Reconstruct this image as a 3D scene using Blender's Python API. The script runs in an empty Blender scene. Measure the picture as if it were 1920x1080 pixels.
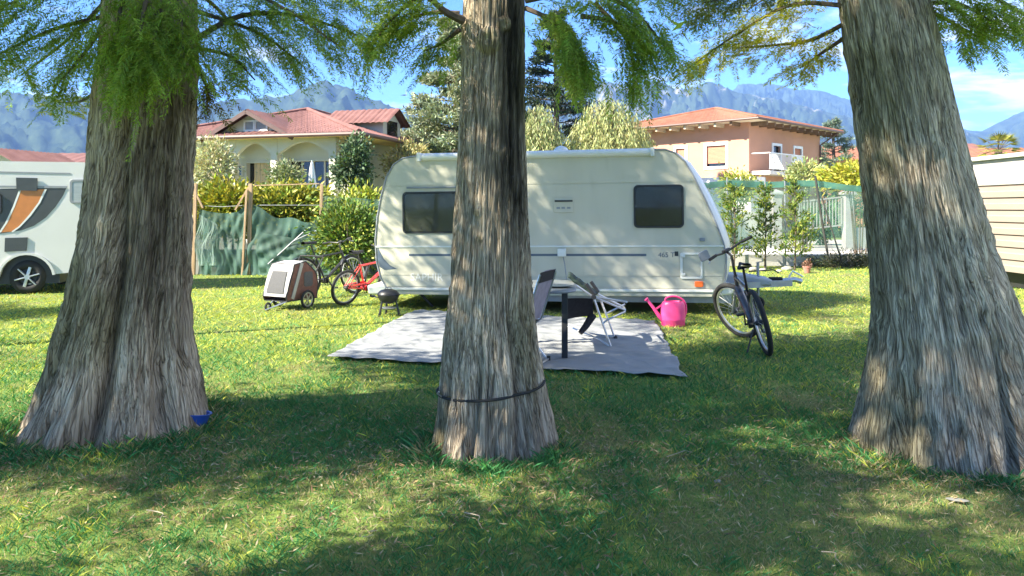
import bpy, bmesh, math, random
import numpy as np
from mathutils import Vector, Matrix

R = math.radians
rng = np.random.default_rng(11)
random.seed(5)
sc = bpy.context.scene
col = sc.collection

# ---------------------------------------------------------------- camera
F = 1442.0; CX = 960.0; HY = 390.0; EYE = 1.65        # focal length in photo pixels, horizon row, eye height
cam = bpy.data.cameras.new('camera'); camo = bpy.data.objects.new('camera', cam); col.objects.link(camo)
camo.location = (0, 0, EYE); camo.rotation_euler = (R(90), 0, 0)
cam.sensor_width = 36; cam.lens = F / 1920 * 36; cam.shift_y = -(540 - HY) / 1920
cam.clip_start = .05; cam.clip_end = 30000
sc.camera = camo

# ---------------------------------------------------------------- sky, sun, exposure
SUN = Vector((3.1, 1.3, -2.6)).normalized()           # the way the light travels
TO = -SUN
world = bpy.data.worlds.new('World'); sc.world = world; world.use_nodes = True
wt = world.node_tree; wt.nodes.clear()
def wn(t, **k):
    n = wt.nodes.new(t)
    for a, b in k.items(): setattr(n, a, b)
    return n
sky = wn('ShaderNodeTexSky'); sky.sky_type = 'NISHITA'; sky.sun_disc = False
sky.sun_elevation = math.asin(TO.z); sky.sun_rotation = math.atan2(TO.x, TO.y)
sky.altitude = 3000; sky.air_density = .45; sky.dust_density = 0.0; sky.ozone_density = 1.4
tc = wn('ShaderNodeTexCoord')
sep = wn('ShaderNodeSeparateXYZ'); wt.links.new(tc.outputs['Generated'], sep.inputs[0])
def wmath(op, a, b=None, c=None):
    m = wn('ShaderNodeMath', operation=op)
    for i, x in enumerate((a, b, c)):
        if x is None: continue
        if isinstance(x, (int, float)): m.inputs[i].default_value = x
        else: wt.links.new(x, m.inputs[i])
    return m.outputs[0]
zz = wmath('MAXIMUM', wmath('ADD', sep.outputs[2], .10), .02)
comb = wn('ShaderNodeCombineXYZ')
wt.links.new(wmath('DIVIDE', sep.outputs[0], zz), comb.inputs[0])
wt.links.new(wmath('DIVIDE', sep.outputs[1], zz), comb.inputs[1])
n1 = wn('ShaderNodeTexNoise'); n1.inputs['Scale'].default_value = 1.6; n1.inputs['Detail'].default_value = 9
n1.inputs['Roughness'].default_value = .58; n1.inputs['Distortion'].default_value = .35
mp = wn('ShaderNodeMapping'); mp.inputs['Location'].default_value = (12, 3, 0)
wt.links.new(comb.outputs[0], mp.inputs[0]); wt.links.new(mp.outputs[0], n1.inputs['Vector'])
bank = wmath('MULTIPLY', wmath('SUBTRACT', sep.outputs[0], .40), 1.15)            # more cloud towards +X
cov = wmath('ADD', n1.outputs['Fac'], wmath('MINIMUM', wmath('MAXIMUM', bank, -.05), .10))
ramp = wn('ShaderNodeValToRGB'); ramp.color_ramp.elements[0].position = .51; ramp.color_ramp.elements[1].position = .63
wt.links.new(cov, ramp.inputs[0])
hs = wn('ShaderNodeHueSaturation'); hs.inputs['Saturation'].default_value = 1.22; wt.links.new(sky.outputs[0], hs.inputs['Color'])
mix = wn('ShaderNodeMixRGB'); mix.inputs[2].default_value = (3.0, 3.05, 3.2, 1)
wt.links.new(wmath('MULTIPLY', ramp.outputs[0], .92), mix.inputs[0]); wt.links.new(hs.outputs[0], mix.inputs[1])
bg = wn('ShaderNodeBackground'); bg.inputs['Strength'].default_value = 0.15
wt.links.new(mix.outputs[0], bg.inputs[0])
wo = wn('ShaderNodeOutputWorld'); wt.links.new(bg.outputs[0], wo.inputs[0])

sl = bpy.data.lights.new('sun', 'SUN'); sl.energy = 5.0; sl.angle = R(.53); sl.color = (1, .92, .76)
so = bpy.data.objects.new('sun', sl); col.objects.link(so); so.location = (-30, -12, 30)
so.rotation_euler = SUN.to_track_quat('-Z', 'Y').to_euler()

sc.view_settings.view_transform = 'Standard'; sc.view_settings.look = 'None'
sc.view_settings.exposure = 2.15; sc.view_settings.gamma = 1.0
sc.render.engine = 'CYCLES'
cy = sc.cycles
cy.use_denoising = True
try: cy.denoiser = 'OPENIMAGEDENOISE'
except Exception: pass
cy.max_bounces = 8; cy.diffuse_bounces = 3; cy.glossy_bounces = 3; cy.transmission_bounces = 4
cy.transparent_max_bounces = 12; cy.volume_bounces = 0
cy.caustics_reflective = False; cy.caustics_refractive = False

# ---------------------------------------------------------------- measuring helpers
def at(px, py, Y): return Vector(((px - CX) / F * Y, Y, EYE - (py - HY) / F * Y))
def gp(px, py):
    Y = EYE * F / (py - HY); return Vector(((px - CX) / F * Y, Y, 0))
def onface(px, py, o, a):
    """where the view ray of a photo pixel meets the upright plane through o running at angle a: (distance along it, height)"""
    k = (px - CX) / F
    s = (o[0] - k * o[1]) / (k * math.sin(a) - math.cos(a))
    t = o[1] + s * math.sin(a)
    return s, EYE - (py - HY) / F * t

# ---------------------------------------------------------------- materials
def lin(c):
    return tuple(((x / 12.92) if x <= .04045 else ((x + .055) / 1.055) ** 2.4) for x in c)
def M(name, c, rough=.6, var=.12, scale=6, bump=0, bscale=60, metal=0, spec=.5, coat=0, stretch=None, dirt=None):
    m = bpy.data.materials.new(name); m.use_nodes = True; nt = m.node_tree
    p = nt.nodes['Principled BSDF']
    p.inputs['Roughness'].default_value = rough; p.inputs['Metallic'].default_value = metal
    p.inputs['Specular IOR Level'].default_value = spec; p.inputs['Coat Weight'].default_value = coat
    t = nt.nodes.new('ShaderNodeTexCoord'); mp = nt.nodes.new('ShaderNodeMapping')
    if stretch: mp.inputs['Scale'].default_value = stretch
    nt.links.new(t.outputs['Object'], mp.inputs[0])
    n = nt.nodes.new('ShaderNodeTexNoise'); n.inputs['Scale'].default_value = scale; n.inputs['Detail'].default_value = 5
    nt.links.new(mp.outputs[0], n.inputs['Vector'])
    r = nt.nodes.new('ShaderNodeValToRGB')
    e = r.color_ramp.elements; e[0].position = .3; e[1].position = .7
    e[0].color = tuple(max(0, x * (1 - var)) for x in c[:3]) + (1,)
    e[1].color = tuple(min(1, x * (1 + var)) for x in c[:3]) + (1,)
    nt.links.new(n.outputs['Fac'], r.inputs[0])
    out = r.outputs[0]
    if dirt:
        dc, thr, dsc = dirt
        n3 = nt.nodes.new('ShaderNodeTexNoise'); n3.inputs['Scale'].default_value = dsc; n3.inputs['Detail'].default_value = 7
        nt.links.new(mp.outputs[0], n3.inputs['Vector'])
        r3 = nt.nodes.new('ShaderNodeValToRGB'); r3.color_ramp.elements[0].position = thr; r3.color_ramp.elements[1].position = min(1, thr + .2)
        nt.links.new(n3.outputs['Fac'], r3.inputs[0])
        mx = nt.nodes.new('ShaderNodeMixRGB'); mx.inputs[2].default_value = tuple(dc) + (1,)
        nt.links.new(r3.outputs[0], mx.inputs[0]); nt.links.new(out, mx.inputs[1]); out = mx.outputs[0]
    nt.links.new(out, p.inputs['Base Color'])
    if bump:
        n2 = nt.nodes.new('ShaderNodeTexNoise'); n2.inputs['Scale'].default_value = bscale; n2.inputs['Detail'].default_value = 4
        nt.links.new(mp.outputs[0], n2.inputs['Vector'])
        b = nt.nodes.new('ShaderNodeBump'); b.inputs['Strength'].default_value = bump; b.inputs['Distance'].default_value = .02
        nt.links.new(n2.outputs['Fac'], b.inputs['Height']); nt.links.new(b.outputs[0], p.inputs['Normal'])
    return m
def leaf_mat(name, trans=.35, rough=.55, spec=.3):
    m = bpy.data.materials.new(name); m.use_nodes = True; nt = m.node_tree
    p = nt.nodes['Principled BSDF']; p.inputs['Roughness'].default_value = rough; p.inputs['Specular IOR Level'].default_value = spec
    a = nt.nodes.new('ShaderNodeAttribute'); a.attribute_name = 'tint'
    nt.links.new(a.outputs['Color'], p.inputs['Base Color'])
    tr = nt.nodes.new('ShaderNodeBsdfTranslucent')
    g = nt.nodes.new('ShaderNodeMixRGB'); g.blend_type = 'MULTIPLY'; g.inputs[0].default_value = 1; g.inputs[2].default_value = (1.25, 1.2, .55, 1)
    nt.links.new(a.outputs['Color'], g.inputs[1]); nt.links.new(g.outputs[0], tr.inputs[0])
    mx = nt.nodes.new('ShaderNodeMixShader'); mx.inputs[0].default_value = trans
    nt.links.new(p.outputs[0], mx.inputs[1]); nt.links.new(tr.outputs[0], mx.inputs[2])
    nt.links.new(mx.outputs[0], nt.nodes['Material Output'].inputs[0])
    return m
def net_mat(name, c, clear, scale=400):
    m = bpy.data.materials.new(name); m.use_nodes = True; nt = m.node_tree
    p = nt.nodes['Principled BSDF']; p.inputs['Roughness'].default_value = .7
    t = nt.nodes.new('ShaderNodeTexCoord'); n = nt.nodes.new('ShaderNodeTexNoise'); n.inputs['Scale'].default_value = 1.6; n.inputs['Detail'].default_value = 6
    nt.links.new(t.outputs['Object'], n.inputs['Vector'])
    r = nt.nodes.new('ShaderNodeValToRGB'); r.color_ramp.elements[0].position = .35; r.color_ramp.elements[1].position = .7
    r.color_ramp.elements[0].color = tuple(x * .7 for x in c) + (1,); r.color_ramp.elements[1].color = tuple(min(1, x * 1.5) for x in c) + (1,)
    nt.links.new(n.outputs['Fac'], r.inputs[0]); nt.links.new(r.outputs[0], p.inputs['Base Color'])
    tl = nt.nodes.new('ShaderNodeBsdfTranslucent'); nt.links.new(r.outputs[0], tl.inputs[0])
    m1 = nt.nodes.new('ShaderNodeMixShader'); m1.inputs[0].default_value = .4
    nt.links.new(p.outputs[0], m1.inputs[1]); nt.links.new(tl.outputs[0], m1.inputs[2])
    tp = nt.nodes.new('ShaderNodeBsdfTransparent'); mx = nt.nodes.new('ShaderNodeMixShader'); mx.inputs[0].default_value = clear
    nt.links.new(m1.outputs[0], mx.inputs[1]); nt.links.new(tp.outputs[0], mx.inputs[2])
    nt.links.new(mx.outputs[0], nt.nodes['Material Output'].inputs[0])
    return m
def glass_mat(name, tint, clear=.5, rough=.04):
    m = bpy.data.materials.new(name); m.use_nodes = True; nt = m.node_tree
    p = nt.nodes['Principled BSDF']; p.inputs['Base Color'].default_value = tuple(tint) + (1,); p.inputs['Roughness'].default_value = rough
    p.inputs['Specular IOR Level'].default_value = .6
    tp = nt.nodes.new('ShaderNodeBsdfTransparent'); tp.inputs[0].default_value = (.7, .72, .7, 1)
    mx = nt.nodes.new('ShaderNodeMixShader'); mx.inputs[0].default_value = clear
    nt.links.new(p.outputs[0], mx.inputs[1]); nt.links.new(tp.outputs[0], mx.inputs[2])
    nt.links.new(mx.outputs[0], nt.nodes['Material Output'].inputs[0])
    return m

LEAF = leaf_mat('foliage_leaf', .5); LEAF_DENSE = leaf_mat('foliage_leaf_thick', .18); BLADE = leaf_mat('grass_blade', .3, .6, .2)
WHITE = M('white_paint', (.72, .73, .70), .35, .04, 2, coat=.2)
VANW = M('motorhome_white', (.60, .60, .57), .3, .03, 1.5, coat=.3)
CREAM = M('caravan_cream', (.56, .535, .425), .38, .05, 1.2, bump=.03, bscale=300, stretch=(2.5, 2.5, .5), dirt=((.48, .46, .35), .60, 2.2))
CREAM2 = M('caravan_lower_band', (.48, .475, .39), .4, .05, 1.2, bump=.03, bscale=300, dirt=((.33, .34, .28), .6, 3))
TRIM = M('pale_trim', (.72, .73, .68), .35, .05, 3)
GREY = M('grey_plastic', (.24, .26, .28), .5, .1)
DARK = M('dark_plastic', (.022, .023, .025), .45, .2)
RUBBER = M('black_rubber', (.018, .018, .018), .8, .2, bump=.1)
BLACKCLOTH = M('black_fabric', (.018, .018, .022), .85, .3, 30, bump=.2, bscale=200)
ALU = M('brushed_aluminium', (.62, .62, .62), .32, .08, metal=.85)
STEEL = M('galvanised_steel', (.34, .36, .38), .45, .15, metal=.6)
PINK = M('pink_plastic', (.88, .07, .26), .38, .08, 4)
RED = M('red_paint', (.62, .03, .03), .3, .1, coat=.4)
ORANGE = M('orange_reflector', (.85, .16, .03), .3, .1)
BLUE = M('blue_plastic', (.03, .10, .42), .4, .1)
STRIPE = M('slate_blue_stripe', (.09, .12, .16), .4, .08)
WOOD = M('weathered_wood', (.42, .29, .17), .8, .3, 4, bump=.4, bscale=30, stretch=(8, 8, .6))
CONC = M('concrete', (.46, .45, .42), .85, .15, 1.5, bump=.3, bscale=20, dirt=((.28, .27, .24), .55, 2))
STUCCO_C = M('cream_stucco', (.54, .53, .44), .85, .05, 1, bump=.15, bscale=60)
SOFFIT = M('ochre_soffit', (.78, .54, .22), .8, .08, 2)
STUCCO_P = M('salmon_stucco', (.50, .26, .175), .85, .07, .8, bump=.15, bscale=60)
SHUT = M('red_brown_shutter', (.52, .21, .13), .7, .1, stretch=(1, 1, 14))
GLASSD = M('dark_window_glass', (.012, .013, .014), .06, .2, 1, spec=.7)
BROWNF = M('brown_fabric', (.15, .065, .05), .8, .2, 20, bump=.2, bscale=150)
GUTTER = M('brown_gutter', (.10, .055, .045), .5, .1)

def bark_mat():
    m = bpy.data.materials.new('fibrous_bark'); m.use_nodes = True; nt = m.node_tree
    p = nt.nodes['Principled BSDF']; p.inputs['Roughness'].default_value = .9; p.inputs['Specular IOR Level'].default_value = .15
    a = nt.nodes.new('ShaderNodeAttribute'); a.attribute_name = 'tint'
    t = nt.nodes.new('ShaderNodeAttribute'); t.attribute_name = 'arc'
    def noise(sx, sz, det, rough, dist=0):
        mp = nt.nodes.new('ShaderNodeMapping'); mp.inputs['Scale'].default_value = (sx, sz, 1); nt.links.new(t.outputs['Vector'], mp.inputs[0])
        n = nt.nodes.new('ShaderNodeTexNoise'); n.inputs['Scale'].default_value = 1; n.inputs['Detail'].default_value = det; n.inputs['Roughness'].default_value = rough; n.inputs['Distortion'].default_value = dist
        nt.links.new(mp.outputs[0], n.inputs['Vector']); return n.outputs['Fac']
    def math_(op, a, b):
        m_ = nt.nodes.new('ShaderNodeMath'); m_.operation = op
        for i_, x in enumerate((a, b)):
            if isinstance(x, (int, float)): m_.inputs[i_].default_value = x
            else: nt.links.new(x, m_.inputs[i_])
        return m_.outputs[0]
    def crack(n, w):
        d = nt.nodes.new('ShaderNodeMath'); d.operation = 'ABSOLUTE'; nt.links.new(math_('SUBTRACT', n, .5), d.inputs[0])
        return math_('MINIMUM', math_('DIVIDE', d.outputs[0], w), 1.0)
    big = crack(noise(48, 2.0, 2, .5, .6), .075); mid = crack(noise(115, 6.5, 2, .55, .6), .075); fine = noise(260, 20, 4, .65)
    h = math_('ADD', math_('MULTIPLY', big, .40), math_('ADD', math_('MULTIPLY', mid, .34), math_('MULTIPLY', fine, .42)))
    r = nt.nodes.new('ShaderNodeValToRGB'); e = r.color_ramp.elements
    e[0].position = .25; e[1].position = .96; e[0].color = (.30, .28, .25, 1); e[1].color = (1.25, 1.25, 1.23, 1)
    k = r.color_ramp.elements.new(.60); k.color = (.76, .74, .71, 1)
    nt.links.new(h, r.inputs[0])
    g = nt.nodes.new('ShaderNodeMixRGB'); g.blend_type = 'MULTIPLY'; g.inputs[0].default_value = 1
    nt.links.new(a.outputs['Color'], g.inputs[1]); nt.links.new(r.outputs[0], g.inputs[2]); nt.links.new(g.outputs[0], p.inputs['Base Color'])
    b = nt.nodes.new('ShaderNodeBump'); b.inputs['Strength'].default_value = 1; b.inputs['Distance'].default_value = .022
    nt.links.new(h, b.inputs['Height']); nt.links.new(b.outputs[0], p.inputs['Normal'])
    return m
BARK = bark_mat()
TWIG = M('twig_bark', (.10, .075, .055), .9, .3, 20, bump=.3)

def tile_mat(name, c1, c2):
    m = bpy.data.materials.new(name); m.use_nodes = True; nt = m.node_tree
    p = nt.nodes['Principled BSDF']; p.inputs['Roughness'].default_value = .85
    t = nt.nodes.new('ShaderNodeTexCoord'); n = nt.nodes.new('ShaderNodeTexNoise'); n.inputs['Scale'].default_value = 2.2; n.inputs['Detail'].default_value = 8; n.inputs['Roughness'].default_value = .7
    nt.links.new(t.outputs['Object'], n.inputs['Vector'])
    r = nt.nodes.new('ShaderNodeValToRGB'); e = r.color_ramp.elements
    e[0].position = .35; e[1].position = .65; e[0].color = tuple(c1) + (1,); e[1].color = tuple(c2) + (1,)
    nt.links.new(n.outputs['Fac'], r.inputs[0]); nt.links.new(r.outputs[0], p.inputs['Base Color'])
    return m
TILE_L = tile_mat('red_roof_tile', (.145, .062, .053), (.21, .10, .087)); TILE_R = tile_mat('orange_roof_tile', (.22, .080, .045), (.31, .13, .078))

# ---------------------------------------------------------------- mesh helpers
class MB:
    def __init__(s): s.v = []; s.f = []
    def add(s, vs, fs):
        o = len(s.v); s.v += [tuple(p) for p in vs]; s.f += [tuple(i + o for i in f) for f in fs]; return s
    def box(s, x0, x1, y0, y1, z0, z1):
        return s.add([(x0,y0,z0),(x1,y0,z0),(x1,y1,z0),(x0,y1,z0),(x0,y0,z1),(x1,y0,z1),(x1,y1,z1),(x0,y1,z1)],
                     [(0,3,2,1),(4,5,6,7),(0,1,5,4),(1,2,6,5),(2,3,7,6),(3,0,4,7)])
    def bar(s, a, b, w, h):
        """a rectangular bar from a to b"""
        a = Vector(a); b = Vector(b); d = (b - a).normalized()
        up = Vector((0, 0, 1)) if abs(d.z) < .95 else Vector((0, 1, 0))
        x = d.cross(up).normalized() * w / 2; y = x.cross(d).normalized() * h / 2
        vs = [p + q for p in (a, b) for q in (-x - y, x - y, x + y, -x + y)]
        return s.add(vs, [(0,1,2,3),(7,6,5,4),(0,4,5,1),(1,5,6,2),(2,6,7,3),(3,7,4,0)])
    def tube(s, pts, r, n=8, caps=True):
        pts = [Vector(p) for p in pts]; k = len(pts)
        rs = r if isinstance(r, (list, tuple)) else [r] * k
        o = len(s.v); prev = None
        for i, p in enumerate(pts):
            d = (pts[min(i + 1, k - 1)] - pts[max(i - 1, 0)])
            if d.length < 1e-9: d = Vector((0, 0, 1))
            d.normalize()
            if prev is None:
                u = d.orthogonal().normalized()
            else:
                u = prev - d * prev.dot(d)
                u = u.normalized() if u.length > 1e-6 else d.orthogonal().normalized()
            prev = u; w = d.cross(u)
            for j in range(n):
                t = 2 * math.pi * j / n
                s.v.append(tuple(p + (u * math.cos(t) + w * math.sin(t)) * rs[i]))
        for i in range(k - 1):
            for j in range(n):
                a = o + i * n + j; b = o + i * n + (j + 1) % n
                s.f.append((a, b, b + n, a + n))
        if caps:
            s.f.append(tuple(o + j for j in reversed(range(n)))); s.f.append(tuple(o + (k - 1) * n + j for j in range(n)))
        return s
    def lathe(s, prof, n=24, mat=None):
        o = len(s.v); mat = mat or Matrix()
        for r, z in prof:
            for j in range(n):
                t = 2 * math.pi * j / n
                s.v.append(tuple(mat @ Vector((r * math.cos(t), r * math.sin(t), z))))
        for i in range(len(prof) - 1):
            for j in range(n):
                a = o + i * n + j; b = o + i * n + (j + 1) % n
                s.f.append((a, b, b + n, a + n))
        if prof[0][0] > 1e-4: s.f.append(tuple(o + j for j in reversed(range(n))))
        if prof[-1][0] > 1e-4: s.f.append(tuple(o + (len(prof) - 1) * n + j for j in range(n)))
        return s
    def torus(s, Rr, r, nu=36, nv=8, mat=None, sy=1):
        """axis along y"""
        o = len(s.v); mat = mat or Matrix()
        for i in range(nu):
            t = 2 * math.pi * i / nu
            for j in range(nv):
                q = 2 * math.pi * j / nv; rr = Rr + r * math.cos(q)
                s.v.append(tuple(mat @ Vector((rr * math.cos(t), r * sy * math.sin(q), rr * math.sin(t)))))
        for i in range(nu):
            for j in range(nv):
                a = o + i * nv + j; b = o + i * nv + (j + 1) % nv; c = o + ((i + 1) % nu) * nv + (j + 1) % nv; d = o + ((i + 1) % nu) * nv + j
                s.f.append((a, d, c, b))
        return s
    def prism(s, poly, y0, y1):
        """polygon in (x, z) pulled from y0 to y1"""
        n = len(poly); vs = [(p[0], y0, p[1]) for p in poly] + [(p[0], y1, p[1]) for p in poly]
        fs = [tuple(range(n)), tuple(reversed(range(n, 2 * n)))] + [(i, i + n, (i + 1) % n + n, (i + 1) % n) for i in range(n)]
        return s.add(vs, fs)
    def sheet(s, fn, nu, nv):
        o = len(s.v)
        for i in range(nu + 1):
            for j in range(nv + 1): s.v.append(tuple(fn(i / nu, j / nv)))
        for i in range(nu):
            for j in range(nv):
                a = o + i * (nv + 1) + j; s.f.append((a, a + nv + 1, a + nv + 2, a + 1))
        return s
    def xf(s, m): s.v = [tuple(m @ Vector(p)) for p in s.v]; return s
    def build(s, name, mat, parent=None, smooth=True, bevel=0, seg=2, ang=38):
        me = bpy.data.meshes.new(name); me.from_pydata(s.v, [], s.f); me.update()
        b = bmesh.new(); b.from_mesh(me); bmesh.ops.recalc_face_normals(b, faces=b.faces); b.to_mesh(me); b.free()
        me.materials.append(mat)
        if smooth:
            me.shade_smooth(); me.set_sharp_from_angle(angle=R(ang))
        o = bpy.data.objects.new(name, me); col.objects.link(o)
        if parent is not None: o.parent = parent
        if bevel:
            md = o.modifiers.new('edge', 'BEVEL'); md.width = bevel; md.segments = seg; md.limit_method = 'ANGLE'; md.angle_limit = R(40)
        return o
def thing(name, label, cat, loc=(0, 0, 0), rot=(0, 0, 0), group=None):
    o = bpy.data.objects.new(name, None); o.empty_display_size = .1; col.objects.link(o)
    o.location = loc; o.rotation_euler = rot; o['label'] = label; o['category'] = cat
    if group: o['group'] = group
    return o
def tag(o, label, cat, group=None):
    o['label'] = label; o['category'] = cat
    if group: o['group'] = group
    return o
def struct(o): o['kind'] = 'structure'; return o
def roundrect(x0, x1, z0, z1, r, n=5):
    pts = []
    for cx, cz, a0 in ((x1 - r, z1 - r, 0), (x0 + r, z1 - r, 90), (x0 + r, z0 + r, 180), (x1 - r, z0 + r, 270)):
        for i in range(n + 1):
            a = R(a0 + 90 * i / n); pts.append((cx + r * math.cos(a), cz + r * math.sin(a)))
    return pts
def ring_prism(mb, outer, inner, y0, y1):
    n = len(outer)
    vs = [(p[0], y0, p[1]) for p in outer] + [(p[0], y0, p[1]) for p in inner] + [(p[0], y1, p[1]) for p in outer] + [(p[0], y1, p[1]) for p in inner]
    fs = []
    for i in range(n):
        j = (i + 1) % n
        fs += [(i, j, n + j, n + i), (2*n + i, 3*n + i, 3*n + j, 2*n + j), (i, 2*n + i, 2*n + j, j), (n + i, n + j, 3*n + j, 3*n + i)]
    return mb.add(vs, fs)
def raw_mesh(name, V, Fc, mat, parent=None, tint=None, smooth=False):
    """fast mesh from numpy arrays; every face has the same number of corners"""
    me = bpy.data.meshes.new(name); n, k = Fc.shape
    me.vertices.add(len(V)); me.vertices.foreach_set('co', np.ascontiguousarray(V, dtype=np.float32).ravel())
    me.loops.add(n * k); me.loops.foreach_set('vertex_index', np.ascontiguousarray(Fc, dtype=np.int32).ravel())
    me.polygons.add(n); me.polygons.foreach_set('loop_start', np.arange(0, n * k, k, dtype=np.int32))
    me.polygons.foreach_set('loop_total', np.full(n, k, dtype=np.int32))
    if tint is not None:
        a = me.attributes.new('tint', 'FLOAT_COLOR', 'POINT')
        c = np.ones((len(V), 4), dtype=np.float32); c[:, :3] = tint; a.data.foreach_set('color', c.ravel())
    me.update(calc_edges=True); me.materials.append(mat)
    if smooth: me.shade_smooth()
    o = bpy.data.objects.new(name, me); col.objects.link(o)
    if parent is not None: o.parent = parent
    return o
def unit(a): return a / np.maximum(np.linalg.norm(a, axis=-1, keepdims=True), 1e-9)
def rdir(n, zs=1.0):
    d = rng.normal(size=(n, 3)); d[:, 2] *= zs; return unit(d)
def leaves(name, P, D, S, L, W, C, mat, parent=None):
    """rhombic leaves: base P, axis D, side S, lengths L, widths W, colours C"""
    n = len(P); L = np.broadcast_to(np.asarray(L, float).reshape(-1, 1), (n, 1)); W = np.broadcast_to(np.asarray(W, float).reshape(-1, 1), (n, 1))
    V = np.empty((n, 4, 3)); V[:, 0] = P; V[:, 1] = P + D * L * .42 + S * W / 2; V[:, 2] = P + D * L; V[:, 3] = P + D * L * .42 - S * W / 2
    return raw_mesh(name, V.reshape(-1, 3), np.arange(n * 4).reshape(n, 4), mat, parent, np.repeat(C, 4, axis=0))
def tints(n, base, v=.25, hue=.12, tip=None, tipf=0):
    b = np.asarray(base)[None, :] * np.exp(rng.normal(0, v, (n, 1)))
    b = b * (1 + rng.normal(0, hue, (n, 3)) * np.array([1, .4, .6]))
    if tip is not None:
        k = rng.random(n) < tipf; b[k] = np.asarray(tip) * np.exp(rng.normal(0, v * .7, (k.sum(), 1)))
    return np.clip(b, .003, .9)
def perp(D):
    return unit(np.cross(D, rng.normal(size=D.shape)))
def clump_cloud(n, c, rad, clumps, cr, shell=.6, zmin=None):
    """points in leafy clumps spread through an ellipsoid"""
    cc = rdir(clumps) * (shell + (1 - shell) * rng.random((clumps, 1))) * np.array(rad) + np.array(c)
    i = rng.integers(0, clumps, n)
    P = cc[i] + rng.normal(size=(n, 3)) * cr
    if zmin is not None: P[:, 2] = np.maximum(P[:, 2], zmin + rng.random(n) * .1)
    return P
def vnoise(u, v, nu, seed, nv=256):
    """value noise, periodic in u (0..1)"""
    t = np.random.default_rng(seed).random((nu, nv))
    x = np.mod(u, 1.0) * nu; xi = np.floor(x).astype(int) % nu; xf = x - np.floor(x)
    yi = np.floor(v).astype(int); yf = v - yi; yi = np.mod(yi, nv); y2 = (yi + 1) % nv; x2 = (xi + 1) % nu
    xf = xf * xf * (3 - 2 * xf); yf = yf * yf * (3 - 2 * yf)
    return (t[xi, yi] * (1 - xf) + t[x2, yi] * xf) * (1 - yf) + (t[xi, y2] * (1 - xf) + t[x2, y2] * xf) * yf

# ================================================================ THE SETTING
def lawn_mat():
    m = bpy.data.materials.new('lawn_turf'); m.use_nodes = True; nt = m.node_tree
    p = nt.nodes['Principled BSDF']; p.inputs['Roughness'].default_value = .95; p.inputs['Specular IOR Level'].default_value = .1
    t = nt.nodes.new('ShaderNodeTexCoord')
    def noise(s, d=6, r=.6):
        n = nt.nodes.new('ShaderNodeTexNoise'); n.inputs['Scale'].default_value = s; n.inputs['Detail'].default_value = d; n.inputs['Roughness'].default_value = r
        nt.links.new(t.outputs['Object'], n.inputs['Vector']); return n.outputs['Fac']
    def ramp(f, a, b, ca, cb):
        r = nt.nodes.new('ShaderNodeValToRGB'); e = r.color_ramp.elements; e[0].position = a; e[1].position = b
        e[0].color = ca + (1,); e[1].color = cb + (1,); nt.links.new(f, r.inputs[0]); return r.outputs[0]
    a = ramp(noise(38, 8, .75), .3, .7, (.070, .135, .042), (.28, .36, .08))
    b = ramp(noise(1.1, 6, .65), .45, .68, (0, 0, 0), (1, 1, 1))
    d = ramp(noise(60, 6, .7), .3, .7, (.13, .10, .055), (.33, .28, .15))
    mx = nt.nodes.new('ShaderNodeMixRGB'); k = nt.nodes.new('ShaderNodeMath'); k.operation = 'MULTIPLY'; k.inputs[1].default_value = .55
    nt.links.new(b, k.inputs[0]); nt.links.new(k.outputs[0], mx.inputs[0]); nt.links.new(a, mx.inputs[1]); nt.links.new(d, mx.inputs[2])
    nt.links.new(mx.outputs[0], p.inputs['Base Color'])
    bp = nt.nodes.new('ShaderNodeBump'); bp.inputs['Strength'].default_value = .7; bp.inputs['Distance'].default_value = .03
    nt.links.new(noise(70, 6, .8), bp.inputs['Height']); nt.links.new(bp.outputs[0], p.inputs['Normal'])
    return m
LAWN = lawn_mat()
g = MB(); S_ = 6000
g.add([(-S_, -S_, 0), (S_, -S_, 0), (S_, S_, 0), (-S_, S_, 0)], [(0, 1, 2, 3)])
struct(g.build('lawn', LAWN, smooth=False))
# concrete yard behind the right-hand net fence
g = MB(); g.add([(4.2, 21.9, .004), (26, 21.9, .004), (30, 40, .004), (4.2, 40, .004)], [(0, 1, 2, 3)])
struct(g.build('pavement', M('pale_yard_concrete', (.60, .57, .52), .9, .12, .6, bump=.2, bscale=15), smooth=False))

def mountain_mat(rock):
    m = bpy.data.materials.new('wooded_mountain'); m.use_nodes = True; nt = m.node_tree
    p = nt.nodes['Principled BSDF']; p.inputs['Roughness'].default_value = 1; p.inputs['Specular IOR Level'].default_value = 0
    t = nt.nodes.new('ShaderNodeTexCoord')
    mp = nt.nodes.new('ShaderNodeMapping'); mp.inputs['Scale'].default_value = (1, 1, .55); nt.links.new(t.outputs['Object'], mp.inputs[0])
    def noise(s, d=8, r=.7):
        n = nt.nodes.new('ShaderNodeTexNoise'); n.inputs['Scale'].default_value = s; n.inputs['Detail'].default_value = d; n.inputs['Roughness'].default_value = r
        nt.links.new(mp.outputs[0], n.inputs['Vector']); return n.outputs['Fac']
    r1 = nt.nodes.new('ShaderNodeValToRGB'); e = r1.color_ramp.elements; e[0].position = .35; e[1].position = .66
    e[0].color = (.010, .020, .018, 1); e[1].color = (.062, .088, .045, 1); nt.links.new(noise(.022, 10, .78), r1.inputs[0])
    r2 = nt.nodes.new('ShaderNodeValToRGB'); e = r2.color_ramp.elements; e[0].position = rock; e[1].position = rock + .07
    nt.links.new(noise(.0062, 9, .62), r2.inputs[0])
    mx = nt.nodes.new('ShaderNodeMixRGB'); mx.inputs[2].default_value = (.20, .195, .18, 1)
    nt.links.new(r2.outputs[0], mx.inputs[0]); nt.links.new(r1.outputs[0], mx.inputs[1]); nt.links.new(mx.outputs[0], p.inputs['Base Color'])
    return m
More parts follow.
